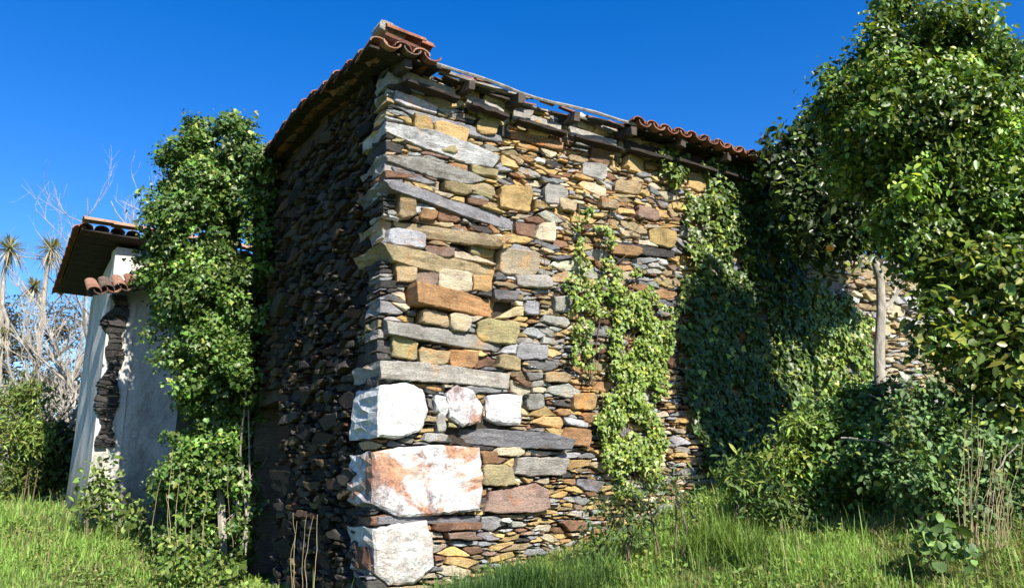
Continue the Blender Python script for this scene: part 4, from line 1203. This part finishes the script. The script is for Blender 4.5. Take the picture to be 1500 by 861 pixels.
bush('weed_clump', 'leafy weeds spreading between the ivy mound and the grass', 'weeds', [(255, 815, 18), (285, 830, 20), (320, 845, 20), (345, 855, 18)], 10.3, 300, .075, (.10, .155, .035), 'oval', 129, stems=4)

# ------------------------------------------------------------------ grass
def grass(n, region, hgt, width, base, seed, lean=.45, dry=.12, clump=.5):
    rng = np.random.default_rng(seed)
    x = rng.uniform(region[0], region[1], n); y = rng.uniform(region[2], region[3], n)
    g = np.sin(x * 3.1 + 1.3 * np.sin(y * 2.3)) * np.sin(y * 2.7 + x * .8) + .6 * np.sin(x * 9 + y * 5) * np.sin(y * 8 - x * 3)
    P = np.stack([x, y, gz(x, y)], 1)
    q = project(P + np.array([0, 0, .15]))
    # keep what can be seen, and stay out of the houses
    f = P[:, 1]
    rel = P[:, :2] - CORNER
    u, l = rel @ FRONT.U[:2], -(rel @ FRONT.N[:2])
    inside = (u > .02) & (l > .02) & (u < U_END) & (l < L_END)
    relb = P[:, :2] - CB
    inb = (relb @ WB.U[:2] > 0) & (-(relb @ WB.N[:2]) > 0)
    m = (q[:, 0] > -160) & (q[:, 0] < 1660) & (q[:, 1] < 1010) & ~inside & ~inb & (rng.random(n) < .55 + clump * g * .5)
    P, g = P[m], g[m]; n = len(P)
    h = hgt * np.exp(rng.normal(0, .35, n)) * (1 + .35 * g)
    a = rng.uniform(0, 2 * math.pi, n)
    d = np.stack([np.cos(a), np.sin(a), np.zeros(n)], 1); s = np.stack([-np.sin(a), np.cos(a), np.zeros(n)], 1)
    k = np.abs(rng.normal(0, lean, n)) * h
    w = width * rng.uniform(.6, 1.4, n)
    V = np.empty((n, 7, 3))
    for i, (t, ww) in enumerate(((0, 1), (.4, .9), (.75, .6))):
        p = P + d * (k * t * t)[:, None] + np.array([0, 0, 1.0]) * (h * (t - .25 * t * t * np.minimum(k / h, 1.2)))[:, None]
        V[:, i * 2] = p - s * (w * ww)[:, None]; V[:, i * 2 + 1] = p + s * (w * ww)[:, None]
    V[:, 6] = P + d * k[:, None] + np.array([0, 0, 1.0]) * (h * (1 - .25 * np.minimum(k / h, 1.2)))[:, None]
    V[:, :2, 2] -= .02
    b = (np.arange(n) * 7)[:, None]
    F = np.concatenate([b + np.array(t)[None] for t in ((0, 1, 3), (0, 3, 2), (2, 3, 5), (2, 5, 4), (4, 5, 6))])
    c = np.tile(np.array(base), (n, 1)) * np.exp(rng.normal(0, .22, (n, 1))) * (1 + .18 * g[:, None])
    c = np.where(rng.random((n, 1)) < dry * (1 - .8 * g[:, None]), np.array((.30, .26, .13)) * rng.uniform(.6, 1.2, (n, 1)), c)
    return V.reshape(-1, 3), F, np.clip(np.repeat(c, 7, axis=0), .01, .5)
GG = (.185, .30, .066)
for nm, a in (('short_grass', (230000, (-9.5, 7.0, 4.2, 12.5), .058, .0042, GG, 131, .7, .2)), ('short_grass', (50000, (-14, -4, 10.5, 20), .15, .007, GG, 132, .6, .2)), ('long_grass', (5500, (-2.0, 6.5, 5.0, 10.2), .20, .0042, (.16, .26, .058), 133, .7, .12, 1.3))):
    V, F, Cc = grass(*a)
    obj(nm, V, F, M_GRASS, None, Cc, 'stuff')

# low broad-leaved ground cover between the blades
rng_c = np.random.default_rng(150)
x = np.concatenate([rng_c.uniform(-9.5, 7, 60000), rng_c.uniform(-14, -4, 20000)]); y = np.concatenate([rng_c.uniform(4.2, 12.5, 60000), rng_c.uniform(10.5, 20, 20000)])
g = np.sin(x * 2.3 + 1.1 * np.sin(y * 3.1)) * np.sin(y * 2.1 - x) + .5 * np.sin(x * 8) * np.sin(y * 9 + x * 3)
P = np.stack([x, y, gz(x, y) + rng_c.uniform(.01, .09, len(x)) * (1 + g * .4)], 1)
q = project(P); rel = P[:, :2] - CORNER
k = (g > .05) & (q[:, 0] > -100) & (q[:, 0] < 1600) & (q[:, 1] < 960) & ~((rel @ FRONT.U[:2] > .02) & (rel @ FRONT.N[:2] < -.02) & (rel @ FRONT.U[:2] < U_END))
P = P[k]
V, F, Cc = leaf_geo(P, np.array([0, -.15, 1]) + rng_c.normal(0, .45, (len(P), 3)), .042 * rng_c.uniform(.5, 1.5, len(P)), leaf_cols(len(P), (.14, .21, .05), rng_c, .25, .15, (.25, .24, .08)), 'oval', .1, .2, rng_c)
tag(obj('ground_cover', V, F, M_BUSH, None, Cc, 'stuff'))

V, F, Cc = grass(110000, (-.8, 6.2, 4.6, 8.6), .062, .0036, (.20, .31, .07), 136, .8, .22, .6)
obj('short_grass', V, F, M_GRASS, None, Cc, 'stuff')
V, F, Cc = grass(4500, (3.0, 6.5, 4.9, 7.4), .17, .0036, (.22, .21, .10), 134, .8, .4)
obj('dry_grass', V, F, M_GRASS, None, Cc, 'stuff')

def tuft(label, centres, n, hgt, base, seed, mat=None):
    rng = np.random.default_rng(seed)
    c0 = at(*centres[0]); t = thing('grass_tuft', label, 'grass tuft', (c0[0], c0[1], g1(c0[0], c0[1])))
    VV, FF, CC, k0 = [], [], [], 0
    for c in centres:
        p0 = at(*c)
        x = p0[0] + rng.normal(0, .11, n); y = p0[1] + rng.normal(0, .11, n)
        P = np.stack([x, y, gz(x, y)], 1)
        a = rng.uniform(0, 2 * math.pi, n); d = np.stack([np.cos(a), np.sin(a), np.zeros(n)], 1); s = np.stack([-np.sin(a), np.cos(a), np.zeros(n)], 1)
        h = hgt * rng.uniform(.6, 1.2, n); k = h * rng.uniform(.1, .9, n); w = .0045 * rng.uniform(.7, 1.3, n)
        V = np.empty((n, 10, 3))
        for i, t_ in enumerate((0, .3, .6, .85, 1)):
            p = P + d * (k * t_ ** 1.8)[:, None] + np.array([0, 0, 1.0]) * (h * (t_ - .5 * t_ ** 2.6 * k / h))[:, None]
            V[:, i * 2] = p - s * (w * (1 - .9 * t_ ** 2))[:, None]; V[:, i * 2 + 1] = p + s * (w * (1 - .9 * t_ ** 2))[:, None]
        b = (np.arange(n) * 10)[:, None] + k0
        FF.append(np.concatenate([b + np.array((i, i + 1, i + 3, i + 2))[None] for i in (0, 2, 4, 6)]))
        VV.append(V.reshape(-1, 3)); CC.append(np.repeat(np.array(base) * np.exp(rng.normal(0, .25, (n, 1))), 10, axis=0)); k0 += n * 10
    obj('blade', np.concatenate(VV), np.concatenate(FF), mat or M_GRASS, t, np.concatenate(CC), 'stuff')
tuft('dark green long bladed grass tuft at the foot of the quartz corner', [(690, 850, 6.9), (730, 845, 7.0), (770, 835, 7.1), (720, 870, 6.7), (660, 868, 6.8)], 420, .42, (.055, .115, .035), 141)
tuft('tall grass tuft right of the dark long bladed tuft', [(830, 830, 7.0), (870, 815, 7.2)], 300, .36, (.07, .125, .035), 143)
tuft('long bright grass tuft before the ivy curtain', [(1060, 735, 7.5), (1030, 760, 7.3), (1095, 770, 7.0)], 300, .36, (.12, .19, .04), 145)
